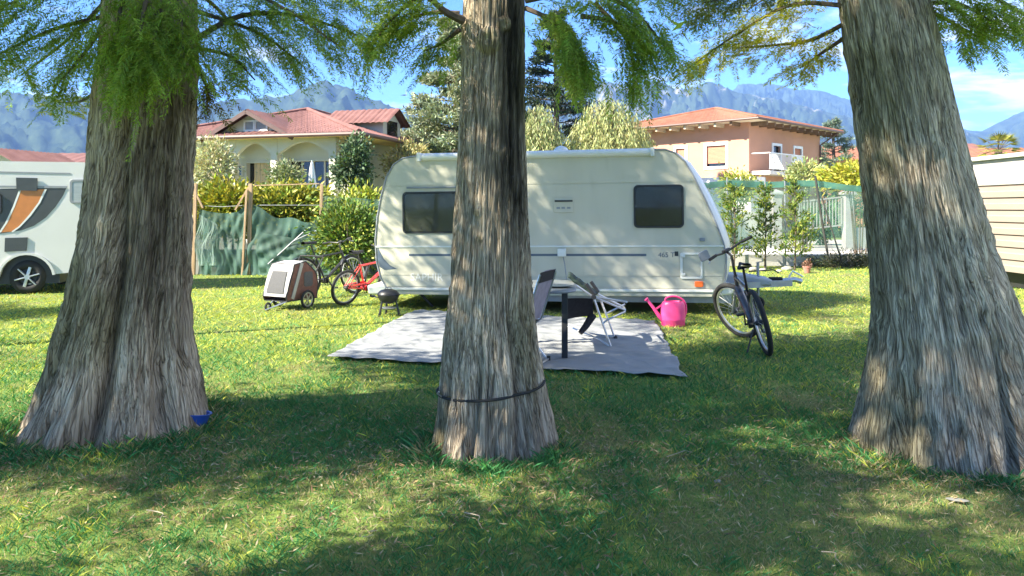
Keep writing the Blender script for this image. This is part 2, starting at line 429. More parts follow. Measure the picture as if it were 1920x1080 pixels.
def mountain(crest, D, depth, seed, mat, spur):
    crest = sorted(crest); xs = np.array([c[0] for c in crest], float); ys = np.array([c[1] for c in crest], float)
    nu, nv = 420, 90
    px = np.linspace(xs[0], xs[-1], nu + 1); py = np.interp(px, xs, ys)
    k = np.ones(5) / 5; py[2:-2] = np.convolve(py, k, 'valid')
    X = (px - CX) / F * D; Z = EYE + (HY - py) / F * D
    U, T = np.meshgrid(np.arange(nu + 1) / nu, np.linspace(-.45, 1, nv + 1), indexing='ij')
    Zc = Z[:, None]
    def fb(u, v, f, o):
        s = 0; a = 1; tot = 0
        for i in range(4):
            s = s + a * vnoise(u * .97 + .013 * i, v * f * .25 * 2 ** i + 7 * i, int(f * 2 ** i), seed + i + o); tot += a; a *= .5
        return s / tot
    sp = 1 - np.abs(2 * fb(U + .05 * T, T * 2.2 + 3, spur, 0) - 1)          # spurs running down the slope
    fall = np.clip(1 - np.abs(T), 0, 1)
    base = np.where(T >= 0, fall ** 1.25, np.clip(1 - np.abs(T) / .45, 0, 1))
    H = Zc * base * (1 + .95 * (sp - .72) * np.clip(np.abs(T) * 3.2, 0, 1)) + Zc * .03 * (fb(U, T * 12 + 5, spur * 5, 9) - .5) * np.clip(base * 3, 0, 1)
    sp2 = 1 - np.abs(2 * fb(U + .02 * T, T * 5 + 1, spur * 3, 20) - 1)
    H = H + Zc * base * .30 * (sp2 - .72) * np.clip(np.abs(T) * 4, 0, 1)
    H = np.maximum(H, -2)
    Y = D - T * depth; Xg = X[:, None] * (Y / D)
    V = np.stack([Xg, Y, H], -1).reshape(-1, 3)
    i, j = np.meshgrid(np.arange(nu), np.arange(nv), indexing='ij'); a = (i * (nv + 1) + j).ravel()
    return struct(raw_mesh('mountain', V, np.stack([a, a + 1, a + nv + 2, a + nv + 1], -1), mat, smooth=True))
MT1 = mountain_mat(.78); MT2 = mountain_mat(.58)
mountain([(-1500, 260), (-900, 190), (-500, 160), (-200, 185), (0, 178), (60, 184), (130, 178), (200, 190), (300, 205), (400, 196), (480, 188), (540, 178), (580, 165), (612, 157),
          (650, 170), (700, 188), (745, 206), (800, 226), (900, 258), (1000, 275), (1250, 300), (1500, 380)], 2700, 1500, 3, MT1, 26)
mountain([(850, 330), (950, 215), (1050, 160), (1095, 148), (1130, 152), (1180, 163), (1228, 151), (1258, 165), (1292, 170), (1330, 153), (1366, 168), (1400, 178), (1450, 186), (1520, 205), (1600, 222),
          (1700, 232), (1790, 238), (1850, 262), (1950, 290), (2200, 380)], 3300, 1400, 17, MT2, 20)
mountain([(1250, 330), (1340, 200), (1385, 160), (1405, 157), (1440, 156), (1480, 166), (1540, 171), (1590, 186), (1660, 200), (1740, 222), (1800, 240), (1850, 250), (1900, 275), (2000, 350)], 4400, 1300, 29, MT1, 14)
mountain([(1640, 380), (1780, 262), (1838, 247), (1880, 226), (1920, 208), (2000, 188), (2200, 170), (2600, 200), (3200, 300)], 3900, 1300, 41, MT1, 16)
hz = MB().box(-6500, 6500, -6500, 6500, -3, 760)
hz = hz.build('haze', WHITE, smooth=False); hz['kind'] = 'stuff'; hz['label'] = 'pale blue haze in the valley air'
hm = bpy.data.materials.new('haze_air'); hm.use_nodes = True; nt = hm.node_tree; nt.nodes.clear()
pv = nt.nodes.new('ShaderNodeVolumePrincipled'); pv.inputs['Color'].default_value = (.27, .49, 1, 1); pv.inputs['Density'].default_value = 1.6e-4
nt.links.new(pv.outputs[0], nt.nodes.new('ShaderNodeOutputMaterial').inputs['Volume'])
hz.data.materials.clear(); hz.data.materials.append(hm)

# ---------------------------------------------------------------- houses
def wall_cells(mb, x0, x1, z0, z1, openings, y0, y1, flip=False):
    """a wall slab along x with rectangular holes; flip=True lays it along y instead"""
    xs = sorted({x0, x1, *[o[0] for o in openings], *[o[2] for o in openings]}); zs = sorted({z0, z1, *[o[1] for o in openings], *[o[3] for o in openings]})
    xs = [x for x in xs if x0 <= x <= x1]; zs = [z for z in zs if z0 <= z <= z1]
    for a, b in zip(xs, xs[1:]):
        run = None
        for c, d in zip(zs, zs[1:]):
            hole = any(o[0] < (a + b) / 2 < o[2] and o[1] < (c + d) / 2 < o[3] for o in openings)
            if hole:
                if run: _cell(mb, a, b, run[0], run[1], y0, y1, flip); run = None
            else: run = (run[0], d) if run else (c, d)
        if run: _cell(mb, a, b, run[0], run[1], y0, y1, flip)
def _cell(mb, a, b, c, d, y0, y1, flip):
    if flip: mb.box(y0, y1, a, b, c, d)
    else: mb.box(a, b, y0, y1, c, d)
def tiled_plane(mb, p0, p1, q0, q1, n, m, amp=.05):
    """roof plane between the eave p0-p1 and the top q0-q1 with rounded tile rows running down it and stepped courses"""
    p0, p1, q0, q1 = map(Vector, (p0, p1, q0, q1)); nrm = (p1 - p0).cross(q0 - p0)
    if nrm.length < 1e-6: nrm = (p1 - p0).cross(q1 - p0)
    nrm.normalize()
    if nrm.z < 0: nrm = -nrm
    L = (p1 - p0).length
    def fn(u, v):
        e = p0.lerp(p1, u); t = q0.lerp(q1, u); p = e.lerp(t, v)
        s = ((p - p0).dot((p1 - p0).normalized())) / .24
        step = (1 - (v * m) % 1) * .025 if v < .999 else 0
        return p + nrm * (amp * abs(math.sin(math.pi * s)) + step)
    return mb.sheet(fn, n, m * 2)

def house(name, label, o, a, Lf, Ls, eave, over, rise, hips, wallm, roofm, f_open, s_open, thick=.3, z0=0):
    """corner of the two walls nearest the camera at o; front wall runs left along local -x, side wall back along +y"""
    r = thing(name, label, 'house', (o[0], o[1], 0), (0, 0, a))
    mb = MB(); wall_cells(mb, -Lf, 0, z0, eave - .05, [(b[0], b[1], b[2], b[3]) for b in f_open], 0, thick)
    mb.build('wall', wallm, r, smooth=False)
    mb = MB(); wall_cells(mb, thick, Ls, z0, eave - .05, [(b[0], b[1], b[2], b[3]) for b in s_open], -thick, 0, True)
    mb.build('wall', wallm, r, smooth=False)
    MB().box(-Lf, -.3, Ls - .3, Ls, z0, eave - .05).build('wall', wallm, r, smooth=False)
    MB().box(-Lf - .001, -Lf + .3, .3, Ls - .3, z0, eave - .05).build('wall', wallm, r, smooth=False)
    # roof
    e = over; x0, x1, y0, y1 = -Lf - e, e, -e, Ls + e; h = min((x1 - x0), (y1 - y0)) / 2; z = eave; zt = eave + rise
    if (x1 - x0) >= (y1 - y0): A = (x0 + h, (y0 + y1) / 2, zt); B = (x1 - h, (y0 + y1) / 2, zt)
    else: A = ((x0 + x1) / 2, y1 - h, zt); B = ((x0 + x1) / 2, y0 + h, zt)
    c = [(x0, y0, z), (x1, y0, z), (x1, y1, z), (x0, y1, z)]
    mb = MB(); n1 = int((x1 - x0) / .06); n2 = int((y1 - y0) / .06)
    if (x1 - x0) >= (y1 - y0):
        tiled_plane(mb, c[0], c[1], A, B, n1, 12); tiled_plane(mb, c[1], c[2], B, B, n2, 12)
        tiled_plane(mb, c[2], c[3], B, A, 20, 6); tiled_plane(mb, c[3], c[0], A, A, 20, 6)
    else:
        tiled_plane(mb, c[0], c[1], B, B, n1, 12); tiled_plane(mb, c[1], c[2], B, A, n2, 12)
        tiled_plane(mb, c[2], c[3], A, A, 20, 6); tiled_plane(mb, c[3], c[0], A, B, 20, 6)
    rf = mb.build('roof', roofm, r, smooth=False)
    hp = MB()
    for p, q in ((c[0], A if (x1 - x0) >= (y1 - y0) else B), (c[1], B), (c[2], A if (x1 - x0) < (y1 - y0) else B), (c[3], A), (A, B)):
        p = Vector(p); q = Vector(q)
        if (p - q).length > .1: hp.tube([p + Vector((0, 0, .04)), q + Vector((0, 0, .04))], .11, 6)
    hp.build('ridge_tiles', roofm, rf, smooth=False)
    return r, (x0, x1, y0, y1)
def opening_fill(r, b, side, frame_m, pane_m, fw=.09, proud=.04, kind='window', shutter=None, inset=.12, mull=0):
    """frame, pane and surround of an opening on the front (side=False) or side wall"""
    x0, zb, x1, zt = b
    def ob(mb, a0, a1, d0, d1, c0, c1):
        if side: mb.box(-d1, -d0, a0, a1, c0, c1)
        else: mb.box(a0, a1, d0, d1, c0, c1)
    mb = MB()
    for q in ((x0 - fw, x0, zb, zt), (x1, x1 + fw, zb, zt), (x0 - fw, x1 + fw, zt, zt + fw)) + (((x0 - fw, x1 + fw, zb - fw, zb),) if kind == 'window' else ()):
        ob(mb, q[0], q[1], -proud, .05, q[2], q[3])
    w = mb.build(kind, frame_m, r, smooth=False)
    mb = MB(); ob(mb, x0 + .002, x1 - .002, inset, inset + .03, zb + .002, zt - .002); mb.build('pane', pane_m, w, smooth=False)
    if mull:
        mb = MB()
        for i in range(1, mull + 1):
            xm = x0 + (x1 - x0) * i / (mull + 1); ob(mb, xm - .03, xm + .03, inset - .04, inset - .002, zb, zt)
        mb.build('mullion', frame_m, w, smooth=False)
    if shutter:
        fr, sm = shutter; k = 14; mb = MB()
        for i in range(k):
            z1_ = zt - (zt - zb) * fr * i / k; z0_ = zt - (zt - zb) * fr * (i + .86) / k
            ob(mb, x0 + .01, x1 - .01, inset - .06, inset - .02, z0_, z1_)
        mb.build('roller_shutter', sm, w, smooth=False)
    return w

# --- cream house on the left
aL = R(-16); eC = at(673, 249, 26)
uL = Vector((math.cos(aL), math.sin(aL), 0)); vL = Vector((-math.sin(aL), math.cos(aL), 0))
EL = eC.z; ovL = 1.15; oL = eC - uL * ovL + vL * ovL
def fL(px, py): return onface(px, py, oL, aL)
fo = []
for x0, y0, x1 in ((431, 312, 453), (463, 306, 513), (541, 303, 626)):
    s0, zt = fL(x0, y0); s1, _ = fL(x1, y0); fo.append((s0, .55, s1, zt))
hL, bb = house('cream_house', 'cream stucco house with red tiled hip roof, gabled dormer and terrace doors', oL, aL, 7.3, 8.2, EL, ovL, 1.5, True, STUCCO_C, TILE_L, fo, [(1.2, 1.2, 2.2, 2.9)])
CURT = M('beige_curtain', (.55, .42, .24), .9, .15, 3, stretch=(12, 12, 1))
for i, b in enumerate(fo):
    w = opening_fill(hL, b, False, STUCCO_C, GLASSD, .06, .03, 'door', mull=(0, 1, 3)[i], inset=.2)
    if i == 1: MB().sheet(lambda u, v: (b[0] + .25 + u * .75, .1 + .03 * math.sin(u * 26), b[1] + v * (b[3] - b[1])), 30, 2).build('curtain', CURT, w)
opening_fill(hL, (1.2, 1.2, 2.2, 2.9), True, TRIM, GLASSD)
x0, x1, y0, y1 = bb
MB().box(x0 + .05, x1 - .05, y0 + .05, y1 - .05, EL - .06, EL - .01).build('soffit', SOFFIT, hL, smooth=False)
gt = MB(); gt.tube([(x0, y0 - .06, EL - .02), (x1 + .06, y0 - .06, EL - .02), (x1 + .06, y1, EL - .02)], .075, 8); gt.build('gutter', GUTTER, hL)
dp = MB(); dp.tube([(x1 - .1, y0 + .05, EL - .1), (x1 - .3, y0 + .3, EL - .35), (-.3, -.06, EL - .75), (-.3, -.06, .2)], .045, 8); dp.build('downpipe', GUTTER, hL)
# arched valance and columns along the terrace front
def arch_panel(xa, xb, ztop, zlow, crown_):
    n = 14; poly = [(xa, ztop), (xb, ztop)] + [(xb + (xa - xb) * i / n, zlow + crown_ * math.sin(math.pi * i / n)) for i in range(n + 1)]
    return poly
sA = [fL(395, 300)[0], fL(455, 300)[0], fL(532, 300)[0], fL(640, 300)[0]]
for xa, xb in zip(sA, sA[1:]):
    MB().prism(arch_panel(xa + .14, xb - .14, EL - .06, EL - .62, .42), -.62, -.42).build('arch', STUCCO_C, hL, smooth=False)
for xa in sA + [.55]:
    MB().box(xa - .14, xa + .14, -.64, -.40, .3, EL - .06).build('column', STUCCO_C, hL, smooth=False, bevel=.02)
MB().box(-7.6, 1, -1.6, -.001, 0, .55).build('terrace', CONC, hL, smooth=False)
# gabled dormer on the front slope
def dormer(r, xa, xb, yw, zb, zg, depth, wins, sidez=.35, flip=False):
    tr = Matrix() if not flip else Matrix.Translation((0, 0, 0)) @ Matrix.Rotation(R(90), 4, 'Z')
    xm = (xa + xb) / 2
    d = MB().prism([(xa, zb), (xb, zb), (xb, zb + sidez), (xm, zg), (xa, zb + sidez)], yw, yw + depth).xf(tr).build('dormer', STUCCO_C, r, smooth=False)
    rr = MB(); ov = .35
    sl = (zg - zb - sidez) / (xm - xa)
    for s in (-1, 1):
        pe = xm + s * ((xb - xa) / 2 + ov); ze = zg - sl * abs(pe - xm) + .05
        def fn(u, v, s=s, pe=pe, ze=ze):
            y = yw - .4 + (depth + .4) * u; x = xm + (pe - xm) * v; z = zg + .06 + (ze - zg - .06) * v
            return (x, y, z + .04 * abs(math.sin(math.pi * y / .24)))
        rr.sheet(fn, 40, 6)
    rr.xf(tr).build('dormer_roof', TILE_L, d, smooth=False)
    fa = MB()
    for s in (-1, 1):
        pe = xm + s * ((xb - xa) / 2 + ov); ze = zg - sl * abs(pe - xm)
        fa.bar((xm, yw - .41, zg - .02), (pe, yw - .41, ze - .02), .05, .14)
    fa.xf(tr).build('bargeboard', GUTTER, d, smooth=False)
    for (wa, wb, wz0, wz1) in wins:
        w = ring_prism(MB(), [(wa - .07, wz0 - .07), (wb + .07, wz0 - .07), (wb + .07, wz1 + .07), (wa - .07, wz1 + .07)], [(wa, wz0), (wb, wz0), (wb, wz1), (wa, wz1)], yw - .05, yw + .01).xf(tr).build('window', TRIM, d, smooth=False)
        MB().box(wa, wb, yw - .02, yw - .004, wz0, wz1).xf(tr).build('pane', GREY, w, smooth=False)
od = oL + vL * -.55
da, zb_ = onface(405, 249, od, aL); db, _ = onface(545, 248, od, aL); _, zg_ = onface(470, 211, od, aL)
w1a, wz1 = onface(461, 229, od, aL); w1b, wz0 = onface(476, 243, od, aL); w2a, _ = onface(481, 229, od, aL); w2b, _ = onface(500, 243, od, aL)
dormer(hL, da, db, -.55, EL + .05, zg_, 4.6, [(w1a, w1b, wz0, wz1), (w2a, w2b, wz0, wz1)], .05)
# small dormer on the right-hand slope, facing the side
zd = EL + .55
d2 = MB().prism([(2.6, zd - .4), (4.2, zd - .4), (4.2, zd + .3), (3.4, zd + .78), (2.6, zd + .3)], -.25, 2.2)
T2 = Matrix(((0, -1, 0, 0), (1, 0, 0, 0), (0, 0, 1, 0), (0, 0, 0, 1)))
d2 = d2.xf(T2).build('dormer', STUCCO_C, hL, smooth=False)
rr = MB()
for s in (-1, 1):
    rr.sheet(lambda u, v, s=s: (3.4 + s * v * 1.15, -.6 + 2.9 * u, zd + .84 - .66 * v + .04 * abs(math.sin(math.pi * u * 12))), 40, 3)
rr.xf(T2).build('dormer_roof', TILE_L, d2, smooth=False)
MB().box(2.95, 3.85, -.29, -.26, zd - .25, zd + .35).xf(T2).build('window', GLASSD, d2, smooth=False)

# --- salmon house on the right
aR = R(-45); eR = at(1420, 221, 40)
uR = Vector((math.cos(aR), math.sin(aR), 0)); vR = Vector((-math.sin(aR), math.cos(aR), 0))
ER = eR.z; ovR = 1.0; oR = eR - uR * ovR + vR * ovR
def fR(px, py): return onface(px, py, oR, aR)
def sR(px, py): return onface(px, py, oR, aR + R(90))
a0, t0 = fR(1325, 274); a1, b0 = fR(1361, 311)
c0, t1 = fR(1268, 279); c1, b1 = fR(1285, 300)
fo = [(a0, b0, a1, t0), (c0, b1, c1, t1)]
d0, t2 = sR(1449, 273); d1, b2 = sR(1463, 323); e0, t3 = sR(1489, 278); e1, b3 = sR(1502, 314)
so_ = [(d0, b2, d1, t2), (e0, b3, e1, t3)]
hR, bb = house('salmon_house', 'salmon stucco house with orange hip roof, dark rafters and white balcony rail', oR, aR, 9.2, 9.0, ER, ovR, 1.45, True, STUCCO_P, TILE_R, fo, so_)
opening_fill(hR, fo[0], False, WHITE, GLASSD, .16, .05, 'window', (.86, SHUT))
opening_fill(hR, fo[1], False, WHITE, GLASSD, .16, .05, 'window', (.9, SHUT))
opening_fill(hR, so_[0], True, WHITE, GLASSD, .15, .05, 'door')
opening_fill(hR, so_[1], True, WHITE, GLASSD, .15, .05, 'window', (.55, SHUT))
x0, x1, y0, y1 = bb
MB().box(x0 + .05, x1 - .05, y0 + .05, y1 - .05, ER - .05, ER - .01).build('soffit', M('pale_soffit', (.62, .55, .42), .8, .1), hR, smooth=False)
RAFT = M('dark_rafter', (.16, .10, .06), .8, .2)
for i in range(11): MB().box(.02, x1 - .08, .2 + i * .92, .34 + i * .92, ER - .26, ER - .052).build('rafter', RAFT, hR, smooth=False)
for i in range(10): MB().box(-.5 - i * .95 - .14, -.5 - i * .95, y0 + .08, -.02, ER - .26, ER - .052).build('rafter', RAFT if i < 1 else M('pale_rafter', (.5, .42, .32), .8), hR, smooth=False)
MB().tube([(x0, y0 - .06, ER), (x1 + .06, y0 - .06, ER), (x1 + .06, y1, ER)], .07, 8).build('gutter', GUTTER, hR)
MB().tube([(x1, y1 - .6, ER - .05), (.08, 8.9, ER - .8), (.08, 8.9, .1)], .055, 8).build('downpipe', GUTTER, hR)
# balcony on the side wall
bz = b2 - .05
MB().box(.001, 1.1, .2, d1 + .6, bz - .2, bz).build('balcony', M('balcony_slab', (.66, .6, .54), .8), hR, smooth=False)
rail = MB(); rail.bar((1.07, .2, bz + .95), (1.07, d1 + .6, bz + .95), .05, .05); rail.bar((1.07, .2, bz + .1), (1.07, d1 + .6, bz + .1), .04, .04); rail.bar((0, .22, bz + .95), (1.1, .22, bz + .95), .05, .05)
rl = rail.build('balcony_rail', WHITE, hR, smooth=False)
bal = None
for i in range(int((d1 + .4) / .14)):
    if bal is None: bal = MB().box(1.055, 1.085, 0, .03, bz + .1, bz + .94).build('baluster', WHITE, rl, smooth=False); bal.location.y = .25
    else:
        c = bal.copy(); col.objects.link(c); c.location.y = .25 + i * .14
MB().box(1.04, 1.07, d0 + .1, d1 + .55, bz + .02, bz + .98).build('windbreak', WHITE, hR, smooth=False)
MB().box(-2.6, .9, -1.5, -.002, 0, fR(1400, 333)[1]).build('terrace', M('terrace_white', (.74, .70, .66), .8), hR, smooth=False)

# --- far houses glimpsed between things
def far_house(label, o, a, L, W, ez, rise, wm, rm, wins):
    r = thing('far_house', label, 'house', o, (0, 0, a))
    MB().box(-L / 2, L / 2, 0, W, 0, ez).build('wall', wm, r, smooth=False)
    rf = MB(); e = .5
    for s in (0, 1):
        rf.sheet(lambda u, v, s=s: (-L / 2 - e + (L + 2 * e) * u, (-e + (W / 2 + e) * v) if s == 0 else (W + e - (W / 2 + e) * v), ez - .12 + (rise + .12) * v + .05 * abs(math.sin(u * 60))), 60, 8)
    rf = rf.build('roof', rm, r, smooth=False)
    MB().prism([(0, ez - .1), (W, ez - .1), (W / 2, ez + rise - .15)], -L / 2 + .01, L / 2 - .01).xf(Matrix(((0, 1, 0, 0), (1, 0, 0, 0), (0, 0, 1, 0), (0, 0, 0, 1)))).build('gable', wm, r, smooth=False)
    for xw, zw in wins:
        w = MB().box(xw - .55, xw + .55, -.04, .02, zw - .65, zw + .65).build('window', WHITE, r, smooth=False)
        MB().box(xw - .45, xw + .45, -.06, -.03, zw - .55, zw + .55).build('pane', GLASSD, w, smooth=False)
    return r
WALLF = M('far_wall', (.68, .58, .45), .9); 
far_house('distant house whose red roof shows over the motorhome', at(20, 390, 34) * 1, R(4), 8.5, 7, 3.55, .75, WALLF, TILE_L, [(-2, 2), (1, 2)]).location.z = 0
p = at(95, 390, 33); h = far_house('small gabled tiled annex beside the distant red roof over the motorhome', (p.x, p.y, 0), R(80), 3, 2.4, 3.4, .7, WALLF, TILE_L, [(0, 2)])
p = at(1610, 390, 62); far_house('distant pink house showing beside the right-hand tree trunk', (p.x, p.y, 0), R(-10), 6, 7, 5.6, 1.3, STUCCO_P, TILE_R, [(0, 4)])
p = at(1800, 390, 55); far_house('distant cream house between the right-hand trunk and the palm', (p.x, p.y, 0), R(5), 5.5, 6, 5.6, .9, WALLF, TILE_L, [(0, 4)])
p = at(1925, 390, 48); far_house('distant house with orange roof tip right of the palm', (p.x, p.y, 0), R(-8), 6, 6, 4.6, 1.0, WALLF, TILE_R, [(0, 3)])

# ================================================================ THE THREE TREES IN FRONT
def trunk_mesh(parent, rows, Y, top, grooves, seed, stain=None, nth=300, nring=340, squash=.92, pale=.55, knots=(), warm=0):
    rows = sorted(rows, key=lambda r: -r[0])                  # bottom first
    zs = np.array([EYE - (r[0] - HY) / F * Y for r in rows]); xc = np.array([((r[1] + r[2]) / 2 - CX) / F * Y for r in rows]); rr = np.array([(r[2] - r[1]) / 2 / F * Y * .97 for r in rows])
    zs = np.append(zs, [zs[-1] + 1.5, top]); xc = np.append(xc, [xc[-1] + (xc[-1] - xc[-4]) * .6, xc[-1] + (xc[-1] - xc[-4]) * 1.5]); rr = np.append(rr, [rr[-1] * .82, .05])
    zlo = -.12
    z = np.concatenate([np.linspace(zlo, 3.35, nring), np.linspace(3.45, top, 40)])
    th = np.linspace(0, 2 * math.pi, nth, endpoint=False)     # 0 faces the camera, positive towards +X
    def sm(v):                                                # smooth the measured profile
        f = np.interp(z, zs, v); k = np.ones(17) / 17; p = np.pad(f, 8, mode='edge'); return np.convolve(p, k, 'valid')
    XC, RR = sm(xc), sm(rr)
    RR = RR + np.where(z < .05, (.05 - z) * .25, 0)
    TH, ZZ = np.meshgrid(th, z, indexing='xy'); U = TH / (2 * math.pi)
    r = RR[:, None] * np.ones_like(TH)
    f = np.ones_like(r)
    for a, dep, w, z0, z1 in grooves:
        d = np.angle(np.exp(1j * (TH - a - .12 * np.sin(ZZ * 2.1 + a))))
        win = np.clip((ZZ - z0) / .25 + .5, 0, 1) * np.clip((z1 - ZZ) / .5, 0, 1) ** .7
        f -= dep * np.exp(-(d / w) ** 2) * win
    butt = np.clip((1.0 - ZZ) / 1.0, 0, 1) ** 1.6
    f += butt * .24 * (vnoise(U, ZZ * .4 + 2, 11, seed + 50) - .5)
    f += .05 * (vnoise(U, ZZ * 1.1, 7, seed + 51) - .5)
    r = r * f
    # fibrous bark: long interlacing ridges
    wz = ZZ + .0
    warp = (vnoise(U, wz * 1.6, 14, seed + 1) - .5) * .045 + (vnoise(U, wz * 5, 40, seed + 2) - .5) * .012
    b1 = vnoise(U + warp, wz * 4.2, 84, seed + 3); b2 = vnoise(U + warp * 1.2, wz * 9, 170, seed + 4); b3 = vnoise(U + warp, wz * 2.0, 44, seed + 5)
    rid = .5 * (1 - np.abs(2 * b1 - 1)) + .28 * b2 + .35 * b3
    rid = (rid - rid.min()) / (rid.max() - rid.min())
    rid = np.clip((rid - .22) / .6, 0, 1)
    amp = .034 * (1 - .45 * butt) * np.clip(RR[:, None] / .28, .3, 1.3)
    disp = amp * (rid - .6)
    kn = np.zeros_like(r)
    for a, kz, ks, kh in knots:
        d = np.angle(np.exp(1j * (TH - a))) * RR[:, None]; q = np.sqrt(d ** 2 + ((ZZ - kz) * .9) ** 2) / ks
        kn = np.maximum(kn, np.clip(1 - q, 0, 1)); disp += kh * np.clip(1 - q ** 2, 0, 1) ** .6 * (1 - .55 * np.exp(-(q / .35) ** 2))
    r = r + disp
    X = XC[:, None] + r * np.sin(TH); Yy = -r * np.cos(TH) * squash
    V = np.stack([X, Yy, ZZ * np.ones_like(X)], -1).reshape(-1, 3)
    n_r = len(z)
    i, j = np.meshgrid(np.arange(n_r - 1), np.arange(nth), indexing='ij'); j2 = (j + 1) % nth
    Fc = np.stack([i * nth + j, i * nth + j2, (i + 1) * nth + j2, (i + 1) * nth + j], -1).reshape(-1, 4)
    grey = np.array([.57, .49, .375]); brown = np.array([.36, .295, .22]); pal = np.array([.30, .265, .22])
    c = brown + (grey - brown) * (np.clip(rid * 1.25, 0, 1) ** 1.1)[..., None]
    bl = np.clip((.55 - ZZ + .25 * (vnoise(U, ZZ * 3, 20, seed + 8) - .5)) / .5, 0, 1)[..., None] * pale
    c = c * (1 - bl) + (pal * (.65 + .5 * b2[..., None])) * bl
    big = vnoise(U, ZZ * 1.3, 8, seed + 9)[..., None]
    c = c * (.78 + .44 * big)
    moss = np.clip((vnoise(U, ZZ * 1.2 + 4, 6, seed + 10) - .62) * 3, 0, .55)[..., None]
    c = c * (1 - moss) + np.array([.15, .145, .06]) * moss
    c = c * (1 + warm * np.array([.12, 0, -.12]))
    if stain is not None:  # darkens one side: damp stain plus shade painted into the bark colour
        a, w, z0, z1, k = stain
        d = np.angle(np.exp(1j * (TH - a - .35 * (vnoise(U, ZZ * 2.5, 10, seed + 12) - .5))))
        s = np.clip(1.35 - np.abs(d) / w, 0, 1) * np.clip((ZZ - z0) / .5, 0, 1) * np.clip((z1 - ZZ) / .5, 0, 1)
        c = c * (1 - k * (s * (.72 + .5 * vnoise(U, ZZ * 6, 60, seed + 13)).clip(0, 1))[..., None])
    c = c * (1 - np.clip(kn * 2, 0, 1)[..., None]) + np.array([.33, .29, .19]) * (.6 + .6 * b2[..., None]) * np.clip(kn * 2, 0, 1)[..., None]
    t = raw_mesh('trunk', V, Fc, BARK, parent, c.reshape(-1, 3), smooth=True)
    arc = np.stack([(np.mod(TH + math.pi, 2 * math.pi) + .05 * np.sin(ZZ * 1.7)) * .30 + seed, ZZ + .3 * vnoise(U, ZZ * 2, 12, seed + 20), np.full_like(TH, seed * .1)], -1).reshape(-1, 3).astype(np.float32)
    at_ = t.data.attributes.new('arc', 'FLOAT_VECTOR', 'POINT'); at_.data.foreach_set('vector', arc.ravel())
    return t, (z, XC, RR)

LEAFCOL = np.array([.23, .335, .055])
def bez(pts, n):
    pts = [Vector(p) for p in pts]; out = []
    k = len(pts) - 1
    for i in range(n + 1):
        t = i / n * k; a = min(int(t), k - 1); f = t - a
        p0 = pts[max(a - 1, 0)]; p1 = pts[a]; p2 = pts[a + 1]; p3 = pts[min(a + 2, k)]
        out.append(.5 * ((2 * p1) + (p2 - p0) * f + (2 * p0 - 5 * p1 + 4 * p2 - p3) * f * f + (3 * p1 - p0 - 3 * p2 + p3) * f ** 3))
    return out
class Fol:
    """gathers feathery sprays: twigs with two ranks of narrow leaflets"""
    def __init__(s): s.P = []; s.D = []; s.S = []; s.L = []; s.W = []; s.C = []; s.tw = MB()
    def sprays(s, pts, n, ln=.34, droop=.75, start=.15, colr=LEAFCOL, leafL=.050, leafW=.0075, spread=1.0, npair=24, jit=.02):
        pl = np.array([tuple(p) for p in bez(pts, 40)])
        for _ in range(n):
            t = start + (1 - start) * rng.random() ** .8; q = t * 40; i = min(int(q), 39); b = pl[i] + (pl[i + 1] - pl[i]) * (q - i) + rng.normal(size=3) * jit
            ax = pl[i + 1] - pl[i]; ax = ax / np.linalg.norm(ax)
            sd = np.cross(ax, [0, 0, 1]); sd = sd / (np.linalg.norm(sd) + 1e-6) * (1 if rng.random() < .5 else -1)
            d = ax * (.55 + .5 * rng.random()) + sd * spread * (.35 + .75 * rng.random()) + np.array([0, 0, -droop * (.1 + .55 * rng.random())])
            d = d / np.linalg.norm(d); l = ln * (.55 + .75 * rng.random()); m = max(6, int(npair * l / ln))
            tt = np.linspace(.06, 1, m)[:, None]
            path = b + d * l * tt + np.array([0, 0, -1]) * droop * l * .55 * tt ** 2
            tan = unit(d + np.array([0, 0, -1]) * droop * 1.1 * tt)
            side = unit(np.cross(tan, [0, 0, 1.0]) + rng.normal(size=3) * .25)
            for sg in (1, -1):
                D = unit(tan * .75 + side * sg + rng.normal(size=(m, 3)) * .22 + np.array([0, 0, -.22]))
                s.P.append(path + rng.normal(size=(m, 3)) * .003); s.D.append(D)
                s.S.append(unit(np.cross(D, np.cross(tan, side)) + rng.normal(size=(m, 3)) * .35))
                s.L.append(leafL * (.6 + .6 * rng.random(m)) * (1 - .45 * tt[:, 0] ** 3)); s.W.append(np.full(m, leafW) * (.7 + .6 * rng.random(m)))
                s.C.append(tints(m, colr * math.exp(rng.normal(0, .16)), .14, .10))
    def build(s, parent, name='crown', mat=LEAF):
        return leaves(name, np.concatenate(s.P), np.concatenate(s.D), np.concatenate(s.S), np.concatenate(s.L), np.concatenate(s.W), np.concatenate(s.C), mat, parent)
